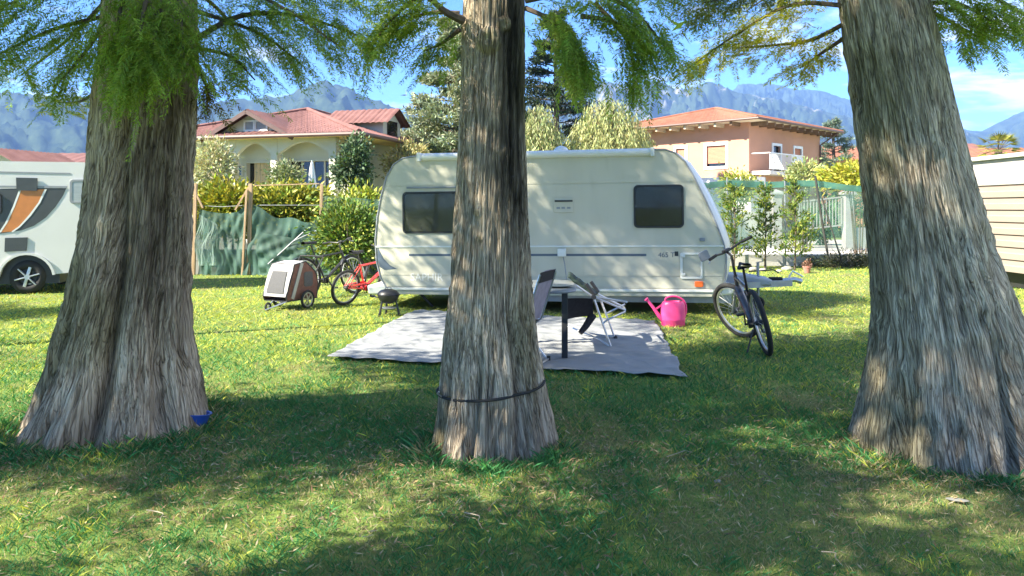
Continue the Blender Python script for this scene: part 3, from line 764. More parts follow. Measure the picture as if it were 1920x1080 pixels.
def high_crown(base, z0, z1, r0, r1, nb, per, seed, leafL=.15, leafW=.045, squeeze=1.0, bulge=False):
    """the crown above the frame: whorls of drooping branches carrying clustered leaves; returns leaf arrays and branch tubes"""
    g = np.random.default_rng(seed); P = []; D = []; tb = MB()
    for b in range(nb):
        z = z0 + (z1 - z0) * (b + g.random()) / nb; k = (z - z0) / (z1 - z0); rr = ((r0 + (r1 - r0) * k) if not bulge else r0 * min(.5 + 1.3 * k, 1.0, 2.2 * (1.02 - k))) * (.75 + .45 * g.random()); az = g.random() * 2 * math.pi
        dx, dy = math.cos(az), math.sin(az)
        c0 = np.array([base[0], base[1], z]); c2 = c0 + np.array([dx * rr, dy * rr * squeeze, -.12 * rr + .15])
        c1 = (c0 + c2) / 2 + np.array([0, 0, .12 * rr])
        tb.tube([c0, c1, c2], [.035, .022, .008], 5, False)
        t = g.random(per) ** .7; pos = np.where(t[:, None] < .5, c0 + (c1 - c0) * t[:, None] * 2, c1 + (c2 - c1) * (t[:, None] * 2 - 1))
        w = .10 + .26 * t
        pos = pos + g.normal(size=(per, 3)) * w[:, None] * np.array([1, 1, .5]) - np.array([0, 0, .08])
        P.append(pos); dd = g.normal(size=(per, 3)) * np.array([1, 1, .6]) + np.array([dx, dy, -.5]); D.append(unit(dd))
    P = np.concatenate(P); D = np.concatenate(D); return P, D, tb
def big_tree(label, base_px, Y, rows, top, grooves, seed, branches, crown, dY, **kw):
    o = Vector(((base_px - CX) / F * Y, Y, 0))
    t = thing('redwood_tree', label, 'tree', (0, Y, 0), group='shady conifers in the foreground row')
    tr, prof = trunk_mesh(t, rows, Y, top, grooves, seed, **kw)
    fol = Fol()
    for b in branches:
        pts = [at(q[0], q[1], q[2] + dY) - Vector((0, Y, 0)) for q in b['p']]
        bb = MB(); bp = bez(pts, 14); r0 = b.get('r', .016); bb.tube(bp, [r0 * (1 - .8 * i / 14) + .002 for i in range(15)], 6)
        bb.build('branch', TWIG, t)
        fol.sprays(pts, int(b['n'] * 3.3), b.get('l', .30) * .95, b.get('d', .75) * .6, b.get('s', .1), b.get('c', LEAFCOL), spread=b.get('w', 1.15), jit=.06)
    fol.build(t, 'lower_foliage')
    z0, r0, nb, per = crown
    cx = float(np.interp(z0, prof[0], prof[1]))
    P, D, tb = high_crown((cx, 0), z0, top - .2, r0, .35, nb, per, seed)
    tb.build('limbs', TWIG, t)
    leaves('crown', P, D, perp(D), .15 * (.7 + .6 * rng.random(len(P))), .045, tints(len(P), LEAFCOL, .25), LEAF, t)
    return t, prof
YG = np.array([.50, .50, .05])  # yellow-green sprays, their sunlit look put into the leaf colour
rowsL = [(845, 22, 398), (800, 32, 392), (760, 55, 382), (715, 78, 373), (640, 105, 358), (560, 130, 353), (480, 150, 355), (400, 164, 358), (300, 174, 362), (200, 181, 366), (100, 194, 368), (0, 200, 365), (-60, 204, 362)]
rowsM = [(855, 796, 1044), (830, 802, 1038), (790, 811, 1032), (740, 820, 1025), (640, 830, 1008), (560, 838, 1000), (480, 845, 995), (400, 851, 991), (300, 857, 988), (200, 862, 985), (100, 866, 986), (0, 870, 985), (-60, 872, 982)]
rowsR = [(885, 1604, 2015), (820, 1612, 1985), (740, 1626, 1955), (640, 1640, 1922), (560, 1642, 1888), (480, 1638, 1857), (400, 1630, 1833), (300, 1618, 1805), (200, 1603, 1782), (100, 1588, 1760), (0, 1575, 1736), (-60, 1568, 1722)]
DK = LEAFCOL * np.array([.8, .9, .8])
brL = [dict(p=[(200, 30, 5.4), (100, 55, 5.2), (-20, 110, 5.0)], n=34), dict(p=[(200, -40, 5.3), (95, -25, 5.0), (-30, 30, 4.8)], n=34), dict(p=[(200, 0, 5.5), (120, 80, 5.7), (40, 140, 5.9)], n=26),
       dict(p=[(200, 40, 5.3), (150, 110, 5.2), (100, 165, 5.2)], n=18, l=.24), dict(p=[(195, -70, 5.2), (60, -50, 4.6), (-40, 0, 4.3)], n=22), dict(p=[(190, 165, 5.7), (150, 190, 6.0), (108, 192, 6.3)], n=9, l=.16, c=YG, d=.4),
       dict(p=[(285, -60, 5.0), (270, 20, 4.75), (255, 100, 4.68), (238, 150, 4.66)], n=52, l=.24, d=.9), dict(p=[(330, -40, 5.0), (340, 40, 4.74), (345, 110, 4.68)], n=44, l=.24, d=.9), dict(p=[(240, -50, 5.0), (222, 40, 4.8), (215, 110, 4.75)], n=34, l=.22, d=.9),
       dict(p=[(300, 20, 4.9), (290, 70, 4.7), (285, 110, 4.66)], n=40, l=.22, d=.8),
       dict(p=[(365, 75, 5.4), (450, 30, 5.3), (560, 30, 5.2), (680, 70, 5.1)], n=44, r=.022), dict(p=[(366, 90, 5.4), (430, 105, 5.3), (478, 150, 5.2)], n=20, l=.26), dict(p=[(366, 20, 5.4), (480, 60, 5.4), (560, 115, 5.5)], n=30),
       dict(p=[(365, -40, 5.4), (520, -20, 5.2), (690, -5, 5.0)], n=36), dict(p=[(400, -50, 5.3), (540, 20, 5.0), (640, 90, 4.9)], n=26), dict(p=[(366, 120, 5.5), (388, 165, 5.5), (388, 205, 5.6)], n=11, l=.2, c=np.array([.14, .12, .03])),
       dict(p=[(366, -20, 5.5), (430, 40, 5.9), (470, 110, 6.1)], n=20)]
brM = [dict(p=[(868, 38, 5.1), (835, 22, 5.0), (800, -5, 4.9), (730, -25, 4.8)], n=20, r=.03, s=.4), dict(p=[(862, 25, 5.2), (800, 25, 5.2), (725, 55, 5.2)], n=28), dict(p=[(862, 55, 5.4), (830, 80, 5.5), (798, 95, 5.5)], n=14, l=.24),
       dict(p=[(800, -20, 5.0), (745, 25, 5.0), (705, 75, 5.0)], n=22), dict(p=[(985, 15, 5.1), (1045, 45, 5.0), (1075, 95, 4.95), (1088, 140, 4.95)], n=50, l=.2, d=.9), dict(p=[(985, 0, 5.0), (1090, -15, 4.9), (1180, 15, 4.8), (1245, 85, 4.8)], n=34, r=.022),
       dict(p=[(1090, 30, 5.0), (1160, 45, 4.9), (1225, 95, 4.9)], n=22, l=.22), dict(p=[(1115, 5, 5.0), (1175, 75, 5.0), (1190, 150, 5.0)], n=20, l=.22), dict(p=[(985, -35, 5.1), (1150, -25, 5.3), (1290, -15, 5.6), (1335, 12, 5.8)], n=26, c=DK)]
brR = [dict(p=[(1580, 10, 5.1), (1480, 10, 5.4), (1380, 65, 5.8), (1280, 135, 6.2)], n=46, l=.26, c=YG, d=.45), dict(p=[(1582, 45, 5.2), (1520, 75, 5.5), (1450, 85, 5.7), (1380, 90, 5.9)], n=26, l=.24, c=YG, d=.5), dict(p=[(1585, 70, 5.3), (1540, 100, 5.5), (1500, 128, 5.7)], n=16, l=.2, c=YG, d=.5),
       dict(p=[(1572, -30, 5.1), (1450, -20, 5.0), (1320, 5, 5.0)], n=26, c=np.array([.15, .17, .03])), dict(p=[(1745, 5, 5.0), (1800, 8, 4.9), (1860, 40, 4.9)], n=28, l=.24), dict(p=[(1742, 20, 5.2), (1790, 45, 5.3), (1835, 70, 5.3)], n=20, l=.22),
       dict(p=[(1748, -20, 4.9), (1850, -10, 4.7), (1930, 35, 4.6)], n=24), dict(p=[(1560, -50, 5.4), (1480, -30, 6.2), (1400, 20, 6.8)], n=22, c=YG)]
treeL, profL = big_tree('broad two-stemmed tree trunk with blue bowl at its foot', 215, 5.80, rowsL, 12.5,
    [(.10, .46, .15, -.2, 2.75), (-.72, .24, .13, -.2, 1.1), (.85, .22, .13, -.2, 1.0), (-.30, .12, .10, -.2, .6), (-1.25, .12, .12, -.2, .7), (2.6, .2, .3, -.2, 3)], 100, brL, (4.8, 1.9, 32, 330), .33, stain=(.75, .75, .5, 3.6, .58), warm=.5)  # right lobe's shade and the cleft's damp, both in the bark colour
treeM, profM = big_tree('slender tree trunk with black strap round its foot', 920, 5.28, rowsM, 12,
    [(-.32, .20, .085, -.2, 1.0), (.50, .28, .13, -.2, 1.2), (-.95, .16, .11, -.2, .8), (.08, .10, .07, -.2, .5), (1.15, .1, .15, -.2, .9)], 200, brM, (5.4, 1.8, 32, 360), .08, stain=(.72, .60, 1.2, 3.6, .88),  # dark right side: wet stain deepened with painted shade
    knots=((-.12, EYE + (HY - 72) / F * 5.05, .085, .07), (.32, EYE + (HY - 42) / F * 5.05, .05, .045), (-.35, 1.62, .03, .02), (-.28, 1.45, .028, .02)), warm=.2)
treeR, profR = big_tree('leaning tree trunk with straight vertical bark ridges beside the bicycle', 1790, 5.26, rowsR, 12,
    [(.02, .27, .10, -.2, 1.0), (-.98, .20, .12, -.2, .8), (.55, .18, .10, -.2, .8), (-.5, .12, .08, -.2, .6), (-.22, .09, .06, -.2, .5)], 300, brR, (3.6, 2.0, 44, 420), .16, pale=.7)

# unseen trees added outside the frame, crowns shaped to shade lawn and caravan
def added_shade_tree(label, x, y, z0, top, r0, seed, nb, per, leafL=.16, leafW=.05, bulge=False, tr=.12):
    t = thing('redwood_tree', label, 'tree', (x, y, 0), group='unseen conifers added for shade beyond the picture edge')
    pts = [(0, 0, -.1), (0, 0, .6), (.05, 0, 2.5), (.02, 0, top * .6), (0, 0, top)]
    MB().tube(bez(pts, 16), [tr * (1.8 if i == 0 else 1.3 if i == 1 else 1.0) * (1 - .9 * i / 16) for i in range(17)], 14).build('trunk', TWIG, t)
    P, D, tb = high_crown((0, 0), z0, top - .1, r0, .4, nb, per, seed, bulge=bulge)
    tb.build('limbs', TWIG, t)
    leaves('crown', P, D, perp(D), leafL * (.7 + .6 * rng.random(len(P))), leafW, tints(len(P), LEAFCOL * .8, .25), LEAF, t)
added_shade_tree('unseen conifer added left of the picture to shade the lawn between the trunks', -6.3, 4.4, 4.6, 11.5, 1.9, 61, 34, 700, .17, .055)
added_shade_tree('unseen conifer added left of the picture to shade the mat and the caravan', -7.5, 8.7, 5.7, 11.5, 2.4, 62, 42, 640, bulge=True)
added_shade_tree('unseen conifer added left of the picture to shade the broad trunk', -8.2, 3.0, 3.9, 8.6, 1.35, 67, 30, 560)
added_shade_tree('unseen conifer added beside the camera to shade the near grass', -6.2, 1.1, 3.4, 12, 2.6, 64, 38, 560, .17, .055)
added_shade_tree('unseen conifer added behind the camera to shade the near grass', -3.4, -2.6, 3.6, 12, 2.3, 65, 36, 600)
added_shade_tree('unseen conifer added far left to shade the motorhome', -14.2, 9.6, 3.4, 6.2, 1.9, 66, 26, 330)

# ================================================================ PLANTS BEHIND
def simple_leaves(name, P, parent, base, L, W, v=.3, hue=.12, out=None, tip=None, tipf=0, up=.2, mat=LEAF_DENSE):
    n = len(P); D = rdir(n); D[:, 2] += up
    if out is not None: D = D * .8 + unit(P - np.array(out))
    D = unit(D)
    return leaves(name, P, D, perp(D), L * (.6 + .8 * rng.random(n)), W, tints(n, base, v, hue, tip, tipf), mat, parent)
def stem(parent, pts, r0, r1, name='trunk', mat=TWIG, n=7):
    b = bez(pts, 8); return MB().tube(b, [r0 + (r1 - r0) * i / 8 for i in range(9)], n).build(name, mat, parent)

def cedar(label, px, Y, top_py, rad, base, seed, tiers=15, per=900, low=.8, dens=.24):
    g = np.random.default_rng(seed); o = at(px, HY, Y); ht = EYE + (HY - top_py) / F * Y
    t = thing('cedar_tree', label, 'tree', (o.x, Y, 0))
    stem(t, [(0, 0, -.1), (.1, 0, ht * .4), (0, .1, ht)], .32, .03)
    P = []; D = []; lb = MB()
    for i in range(tiers):
        z = low + (ht - low) * (i + .5) / tiers; k = (z - low) / (ht - low); rr = rad * (1 - k) ** .75 + .25
        for b in range(7):
            az = g.random() * 6.283; rl = rr * (.65 + .5 * g.random()); zz = z + g.normal() * .2
            e = np.array([math.cos(az) * rl, math.sin(az) * rl, zz + .12 * rl])
            c0 = np.array([0, 0, zz]); lb.tube([c0, (c0 + e) / 2 + np.array([0, 0, .05]), e], [.05, .03, .01], 4, False)
            m = per // 7; u = .2 + .8 * g.random(m) ** .6
            pos = c0 + (e - c0) * u[:, None]; sd = np.array([-math.sin(az), math.cos(az), 0])
            pos = pos + sd * (g.normal(size=(m, 1)) * .28 * (.3 + u[:, None]) * rl / 2) + g.normal(size=(m, 3)) * np.array([.1, .1, .07])
            P.append(pos); D.append(unit(g.normal(size=(m, 3)) * .7 + (e - c0) / rl * .8 + np.array([0, 0, .35])))
    P = np.concatenate(P); D = np.concatenate(D); lb.build('limbs', TWIG, t)
    leaves('crown', P, D, perp(D), dens * (.6 + .7 * rng.random(len(P))), dens * .26, tints(len(P), base, .3, .1), LEAF_DENSE, t)
    return t
cedar('pale blue-green cedar rising behind the caravan, left of the middle trunk', 852, 33, 45, 3.1, (.23, .27, .17), 3, 18, 2400, dens=.26)
cedar('dark green conifer behind the willows, right of the middle trunk', 1040, 38, 25, 3.2, (.022, .040, .020), 4, 16, 1600)
cedar('bluish conifer at the far corner of the salmon house', 1562, 52, 222, 2.2, (.12, .17, .13), 5, 11, 800)
def willow(label, px, Y, top_py, rx, base, seed, ns=240):
    g = np.random.default_rng(seed); o = at(px, HY, Y); ht = EYE + (HY - top_py) / F * Y
    t = thing('weeping_willow', label, 'tree', (o.x, Y, 0), group='weeping willows behind the caravan')
    stem(t, [(0, 0, -.1), (.05, 0, ht * .5), (0, 0, ht * .8)], .18, .05)
    P = []; D = []; lb = MB()
    for i in range(ns):
        az = g.random() * 6.283; q = g.random() ** .55; x, y = math.cos(az) * rx * q, math.sin(az) * rx * .9 * q
        z = ht * (1 - .30 * q ** 2.2) - g.random() * .25
        if i % 6 == 0: lb.tube([(0, 0, ht * .6), (x * .5, y * .5, z - .15), (x, y, z)], [.04, .02, .006], 4, False)
        ln = (1.3 + 1.9 * g.random()) * (.6 + .5 * q); m = int(ln * 17); s = g.random(m)
        P.append(np.stack([x * (1 + .16 * s) + g.normal(size=m) * .05, y * (1 + .16 * s) + g.normal(size=m) * .05, z - s * ln + .12 * np.exp(-s * 8)], -1))
        D.append(unit(np.stack([g.normal(size=m) * .35 + x * .1, g.normal(size=m) * .35 + y * .1, -np.ones(m)], -1)))
    P = np.concatenate(P); D = np.concatenate(D); k = P[:, 2] > .3; P = P[k]; D = D[k]
    lb.build('limbs', TWIG, t)
    leaves('crown', P, D, perp(D), .20 * (.6 + .7 * rng.random(len(P))), .035, tints(len(P), base, .28, .1), LEAF_DENSE, t)
willow('larger yellowish weeping willow over the caravan roof, beside the salmon house', 1140, 30, 180, 1.65, (.33, .35, .15), 7, 420)
willow('smaller yellowish weeping willow touching the middle trunk', 1012, 29, 194, 1.0, (.31, .34, .15), 8, 260)
willow('low drooping yellow shrub between the large willow and the salmon house roof', 1205, 31, 236, .7, (.30, .30, .11), 9, 90)

def bush(name, label, cat, px0, px1, py0, py1, Y, depth, base, n, L, W, clumps, tip=None, tipf=0, group=None, zmin=.0, v=.3, cr=.16):
    a = at(px0, py0, Y); b = at(px1, py1, Y); c = ((a.x + b.x) / 2, 0, (a.z + max(b.z, zmin)) / 2)
    t = thing(name, label, cat, (c[0], Y, 0), group=group)
    rad = (abs(b.x - a.x) / 2, depth / 2, abs(a.z - max(b.z, zmin)) / 2)
    P = clump_cloud(n, (0, 0, c[2]), rad, clumps, cr, .45, .02)
    simple_leaves('foliage', P, t, base, L, W, v, tip=tip, tipf=tipf, out=(0, 0, c[2]))
    st = MB()
    for i in range(7):
        x = rng.normal() * rad[0] * .35; y = rng.normal() * .1
        st.tube([(x * .3, y, -.05), (x * .7, y, c[2] * .6), (x, y * 2, c[2] + rad[2] * .5)], [.03, .02, .006], 5, False)
    st.build('stems', TWIG, t)
    return t
YEL = (.24, .27, .035)
bush('laurel_hedge', 'yellow-green laurel hedge behind the torn net, next to the broad trunk', 'hedge', 345, 525, 358, 425, 20.2, 1.0, YEL, 9500, .15, .07, 110, (.42, .36, .05), .25, 'laurel hedges behind the net fence')
bush('laurel_hedge', 'yellow-green laurel hedge in front of the cream house terrace doors', 'hedge', 440, 640, 360, 440, 20.3, 1.1, (.20, .25, .045), 11500, .15, .07, 130, (.40, .36, .05), .3, 'laurel hedges behind the net fence')
bush('laurel_hedge', 'bright laurel hedge beside the rear end of the caravan', 'hedge', 610, 725, 358, 500, 19.6, .9, (.22, .29, .04), 6500, .14, .065, 70, (.42, .40, .05), .25, 'laurel hedges behind the net fence')
bush('leafy_bush', 'green leafy bush overgrowing the net behind the red bicycle', 'bush', 590, 715, 390, 505, 18.3, .8, (.10, .17, .03), 6500, .11, .05, 70, (.28, .30, .05), .2)
bush('olive_bush', 'pale silvery bush against the cream house, beside the broad trunk', 'bush', 362, 440, 272, 350, 24.0, 1.6, (.42, .42, .25), 4200, .14, .045, 50)
bush('climbing_ivy', 'dark climbing plant on the corner of the cream house', 'bush', 632, 692, 262, 350, 25.6, .7, (.075, .12, .06), 3800, .13, .08, 55)
bush('garden_shrub', 'small grey-green shrub on the terrace by the column', 'bush', 508, 560, 312, 350, 24.2, .8, (.18, .22, .11), 1500, .12, .05, 24)
bush('garden_shrub', 'low yellow shrub below the cedar at the house corner', 'bush', 725, 800, 268, 350, 29, 1.5, (.30, .28, .12), 2600, .16, .06, 36)
bush('laurel_hedge', 'yellow hedge over the green net beside the leaning trunk', 'hedge', 1545, 1680, 312, 352, 27, 1.4, (.34, .36, .05), 3600, .18, .08, 50, (.45, .42, .06), .3)
bush('garden_shrub', 'pale shrub below the tall window of the salmon house', 'bush', 1478, 1540, 312, 350, 29, 1.2, (.30, .34, .14), 1800, .16, .07, 30)
bush('garden_shrub', 'yellow-green shrub behind the net below the shuttered window', 'bush', 1345, 1420, 330, 372, 25, 1.0, (.26, .28, .05), 1800, .14, .06, 30)
bush('garden_hedge', 'green hedge behind the white gate pillar', 'hedge', 1600, 1800, 372, 470, 33, 1.2, (.09, .17, .05), 4200, .16, .08, 60)
bush('garden_hedge', 'clipped green hedge behind the white railing gate', 'hedge', 1492, 1592, 376, 452, 34, 1.0, (.11, .19, .07), 2600, .16, .08, 40)
bush('ground_weeds', 'dark tangle of weeds round the foot of the leaning fence post', 'weeds', 1500, 1660, 480, 512, 21.3, .5, (.045, .055, .025), 2400, .12, .02, 40, cr=.1)

def young_tree(label, px, py_top, Y, seed, base, hh=None):
    g = np.random.default_rng(seed); o = at(px, HY, Y); ht = EYE + (HY - py_top) / F * Y
    t = thing('young_laurel', label, 'tree', (o.x, Y, 0), group='young laurels planted along the net fence')
    stem(t, [(0, 0, -.05), (.03, 0, ht * .5), (0, 0, ht)], .028, .006)
    P = []; D = []; lb = MB()
    for i in range(34):
        z = .22 + (ht - .25) * (i + g.random()) / 34; k = z / ht; az = g.random() * 6.283; r = (.48 * (1 - k) ** .7 + .10) * (.7 + .5 * g.random())
        e = np.array([math.cos(az) * r, math.sin(az) * r, z + .6 * r]); c0 = np.array([0, 0, z]); lb.tube([c0, e], [.008, .003], 4, False)
        m = 42; u = .15 + .85 * g.random(m); P.append(c0 + (e - c0) * u[:, None] + g.normal(size=(m, 3)) * .045)
        D.append(unit((e - c0) / r + g.normal(size=(m, 3)) * .6 + np.array([0, 0, .3])))
    lb.build('limbs', TWIG, t); P = np.concatenate(P); D = np.concatenate(D)
    leaves('crown', P, D, perp(D), .12 * (.6 + .7 * rng.random(len(P))), .042, tints(len(P), base, .3, .12, (.30, .33, .07), .3), LEAF, t)
young_tree('young laurel nearest the caravan nose', 1376, 350, 20.6, 31, (.12, .19, .05))
young_tree('young laurel in the middle of three along the net', 1434, 352, 20.9, 32, (.10, .17, .05))
young_tree('young laurel closest to the leaning fence post', 1490, 340, 20.4, 33, (.13, .20, .05))

def palm():
    o = at(1872, HY, 36); ht = 4.35
    t = thing('palm_tree', 'fan palm with yellow-green crown over the white mobile home', 'palm', (o.x, 36, 0))
    MB().tube([(0, 0, -.1), (.03, 0, 2), (0, 0, ht)], [.2, .16, .16], 10).build('trunk', TWIG, t)
    P = []; D = []; S = []; L = []
    st = MB()
    for i in range(38):
        az = rng.random() * 6.283; el = rng.uniform(-.5, 1.1); d = np.array([math.cos(az) * math.cos(el), math.sin(az) * math.cos(el), math.sin(el)])
        b = np.array([0, 0, ht]); e = b + d * .62; st.tube([b, e], .012, 4, False)
        sd = unit(np.cross(d, [0, 0, 1.0])); 
        for q in np.linspace(-1.25, 1.25, 15):
            v = d * math.cos(q) + sd * math.sin(q); P.append(e); D.append(unit(v + np.array([0, 0, -.28]))); S.append(unit(np.cross(v, np.cross(d, sd)))); L.append(.52 * (.8 + .3 * rng.random()))
    st.build('stalks', TWIG, t)
    leaves('crown', np.array(P), np.array(D), np.array(S), np.array(L), .05, tints(len(P), (.25, .26, .05), .3), LEAF_DENSE, t)
palm()

# ================================================================ FENCES
# left: wooden posts with torn green netting
FY = 19.0
def fence_left():
    t = thing('net_fence', 'wooden post fence hung with torn green shade net, left of the bicycles', 'fence', (0, FY, 0))
    for px, wid in ((364, .08), (467, .09), (600, .07)):
        x = at(px, HY, FY).x; top = 2.25
        MB().bar((x, -.05, -.1), (x + .06, -.05, top), wid, .07).build('post', WOOD, t, smooth=False, bevel=.006)
        if px == 467: MB().bar((x - .13, -.12, -.1), (x - .02, -.10, 2.1), .05, .05).build('post', WOOD, t, smooth=False, bevel=.006)
    xa, xb = at(364, HY, FY).x, at(467, HY, FY).x; xc = at(600, HY, FY).x
    for a, b, r in (((xa, -.06, 2.15), (xa + .24, -.06, 1.65), .04), ((xb, -.06, 2.15), (xb - .32, -.06, 1.6), .04), ((xb, -.06, 2.2), (xc, -.06, 2.25), .025)):
        MB().bar(a, b, r, r).build('strut', WOOD, t, smooth=False)
    wr = MB()
    for z in (1.72, 1.05, .35): wr.tube([(xa, -.01, z), ((xa + xb) / 2, .01, z - .04), (xb, -.01, z), (xc, 0, z)], .006, 5, False)
    wr.build('wire', STEEL, t)
    n1 = net_mat('torn_green_net', (.09, .19, .155), .18); n2 = net_mat('worn_pale_net', (.27, .38, .34), .45)
    def drape(x0, x1, topf, mat, ph, sh, back, zlow=.0):
        def fn(u, v):
            x = x0 + (x1 - x0) * u; zt = topf(u); z = zlow + (zt - zlow) * v
            w = .035 * math.sin(11 * (u + sh * v) + ph) + .018 * math.sin(23 * (u - .6 * sh * v) + 2.1 * ph) + .010 * math.sin(53 * (u + .25 * sh * v) + ph)
            return (x + .05 * math.sin(7 * v + ph), back + w * (1 - .6 * v ** 3) - .10 * (1 - v), z)
        return MB().sheet(fn, 90, 40).build('net', mat, t)
    drape(xa + .1, xb - .02, lambda u: 1.62 + .22 * max(0, u - .75) * 4 - .10 * math.sin(3.14 * u), n1, .4, .9, -.02)
    drape(xa + .15, xb - .75, lambda u: 1.50 - .25 * u, n2, 1.7, -.7, -.16, .25)
    drape(xb + .05, xc + .1, lambda u: 1.72 - .38 * math.sin(2.2 * u) + .05 * math.sin(14 * u), n1, 2.3, -1.1, -.03)
    drape(xb + .3, xc + .3, lambda u: 1.05 - .3 * u, net_mat('sagging_net', (.10, .19, .15), .2), .9, 1.4, -.18)
    drape(xc, xc + 1.6, lambda u: 1.95 - .1 * u, net_mat('teal_net', (.13, .25, .20), .55), 1.1, .5, .15)
    for (a, b) in (((xb + 1.5, -.2, 1.15), (xb + .55, -.25, .28)), ((xb + 1.95, -.22, 1.2), (xb + 1.2, -.3, .85))):
        MB().tube([a, b], .018, 6).build('loose_pole', GREY, t)
    MB().box(xa - .5, xc + 2, .06, .14, 0, .62).build('base_board', M('grey_board', (.30, .31, .29), .9, .2, 1), t, smooth=False)
fence_left()
# right: green mesh on steel posts with a concrete footing
RY = 21.5
def fence_right():
    t = thing('mesh_fence', 'green windbreak mesh fence on steel posts beyond the caravan nose', 'fence', (0, RY, 0))
    x0, x1 = at(1318, HY, RY).x, at(1760, HY, RY).x
    mm = net_mat('green_windbreak_mesh', (.12, .25, .185), .46); hem = net_mat('green_hem', (.085, .24, .18), .12)
    zt = lambda u: 2.40 + .10 * math.sin(6 * u + .4) + .03 * math.sin(17 * u) - .12 * (1 - u)
    MB().sheet(lambda u, v: (x0 + (x1 - x0) * u, .05 * math.sin(20 * u + 3 * v) * (1 - v), .52 + .08 * math.sin(9 * u) + (zt(u) - .55) * v), 120, 14).build('mesh', mm, t)
    MB().sheet(lambda u, v: (x0 + (x1 - x0) * u, -.03 + .02 * math.sin(30 * u), zt(u) - .14 + .17 * v - .03 * math.sin(9 * u)), 120, 3).build('hem', hem, t)
    DPOST = M('dark_post', (.045, .045, .04), .6, .2)
    MB().tube([at(1553, 497, RY) - Vector((0, RY + .1, 0)), at(1540, 425, RY) - Vector((0, RY + .1, 0)), at(1526, 330, RY) - Vector((0, RY + .1, 0))], .035, 8).build('post', DPOST, t)
    MB().tube([at(1572, 492, RY) - Vector((0, RY + .25, 0)), at(1538, 372, RY) - Vector((0, RY + .12, 0))], .022, 8).build('brace', DPOST, t)
    for px in (1363, 1434, 1471):
        x = at(px, HY, RY).x; MB().tube([(x, -.08, -.1), (x - .02, -.08, 2.5)], .022, 8).build('post', STEEL, t)
    f = MB().box(x0, x1 + 4, .18, .42, 0, .34).build('footing', CONC, t, smooth=False, bevel=.02)
fence_right()
# loose stones along the right fence
STONE = M('field_stone', (.36, .34, .30), .9, .2, 6, bump=.5)
def stone(label, p, s):
    b = bmesh.new(); bmesh.ops.create_icosphere(b, subdivisions=2, radius=1)
    for v in b.verts:
        k = 1 + .25 * math.sin(v.co.x * 5 + s * 40) * math.cos(v.co.y * 4 + p[0]); v.co = Vector((v.co.x * s * 1.5 * k, v.co.y * s * k, v.co.z * s * .7 * k + s * .4))
    me = bpy.data.meshes.new('stone'); b.to_mesh(me); b.free(); me.materials.append(STONE); me.shade_smooth()
    o = bpy.data.objects.new('stone', me); col.objects.link(o); o.location = p; o.rotation_euler = (0, 0, p[0] * 9)
    tag(o, label, 'stone', 'pale stones along the net fence')
for i, (px, lab) in enumerate(((1392, 'pale border stone nearest the caravan nose'), (1410, 'pale border stone left of the middle young laurel'), (1428, 'pale border stone at the foot of the middle young laurel'), (1458, 'pale border stone right of the middle young laurel'), (1474, 'pale border stone left of the laurel by the leaning post'), (1640, 'pale border stone beside the leaning trunk'))):
    p = gp(px, 506 + (i * 37 % 4)); stone(lab, (p.x, p.y - .1, 0), .055 + .02 * ((i * 5) % 3))
# white gate, pillars and yard wall
GATEW = M('gate_white', (.42, .42, .40), .5, .08)
def gate():
    for px, lab in ((1590, 'white masonry gate pillar right of the railing gate'), (1455, 'white masonry gate pillar behind the young laurels')):
        x = at(px, HY, 31.5).x; t = thing('gate_pillar', lab, 'pillar', (x, 31.5, 0), group='white gate pillars')
        MB().box(-.19, .19, -.19, .19, 0, 2.2).build('shaft', GATEW, t, smooth=False, bevel=.02)
        MB().add([(-.27,-.27,2.2),(.27,-.27,2.2),(.27,.27,2.2),(-.27,.27,2.2),(-.27,-.27,2.28),(.27,-.27,2.28),(.27,.27,2.28),(-.27,.27,2.28),(0,0,2.42)], [(0,3,2,1),(0,1,5,4),(1,2,6,5),(2,3,7,6),(3,0,4,7),(4,5,8),(5,6,8),(6,7,8),(7,4,8)]).build('cap', GATEW, t, smooth=False)
    x0 = at(1496, HY, 31.5).x; x1 = at(1579, HY, 31.5).x; t = thing('railing_gate', 'white railing gate with upright bars behind the green mesh', 'gate', (x0, 31.5, 0)); L = x1 - x0
    f = MB(); 
    for a, b in (((0, 0, .75), (L, 0, .95)), ((0, 0, 1.9), (L, 0, 2.1)), ((0.03, 0, .75), (.03, 0, 1.9)), ((L - .03, 0, .95), (L - .03, 0, 2.1))): f.bar(a, b, .06, .06)
    f.build('gate_frame', GATEW, t, smooth=False)
    k = None
    for i in range(13):
        if k is None: k = MB().box(-.014, .014, -.014, .014, 0, 1.1).build('gate_bar', GATEW, t, smooth=False)
        else:
            c = k.copy(); col.objects.link(c); k2 = c; c.location = (L * (i + 1) / 14, 0, .8 + .2 * (i + 1) / 14); continue
        k.location = (L / 14, 0, .8)
    w = MB().box(x1 + .2, x1 + 6, 31.4, 31.7, 0, .85).build('garden_wall', GATEW, smooth=False); tag(w, 'low white garden wall right of the gate pillar', 'wall')
    w = MB().box(at(1300, HY, 31.5).x, x0 - 1.2, 31.4, 31.7, 0, 1.5).build('garden_wall', M('grey_green_wall', (.5, .5, .46), .9), smooth=False); tag(w, 'pale garden wall behind the young laurels', 'wall')
gate()

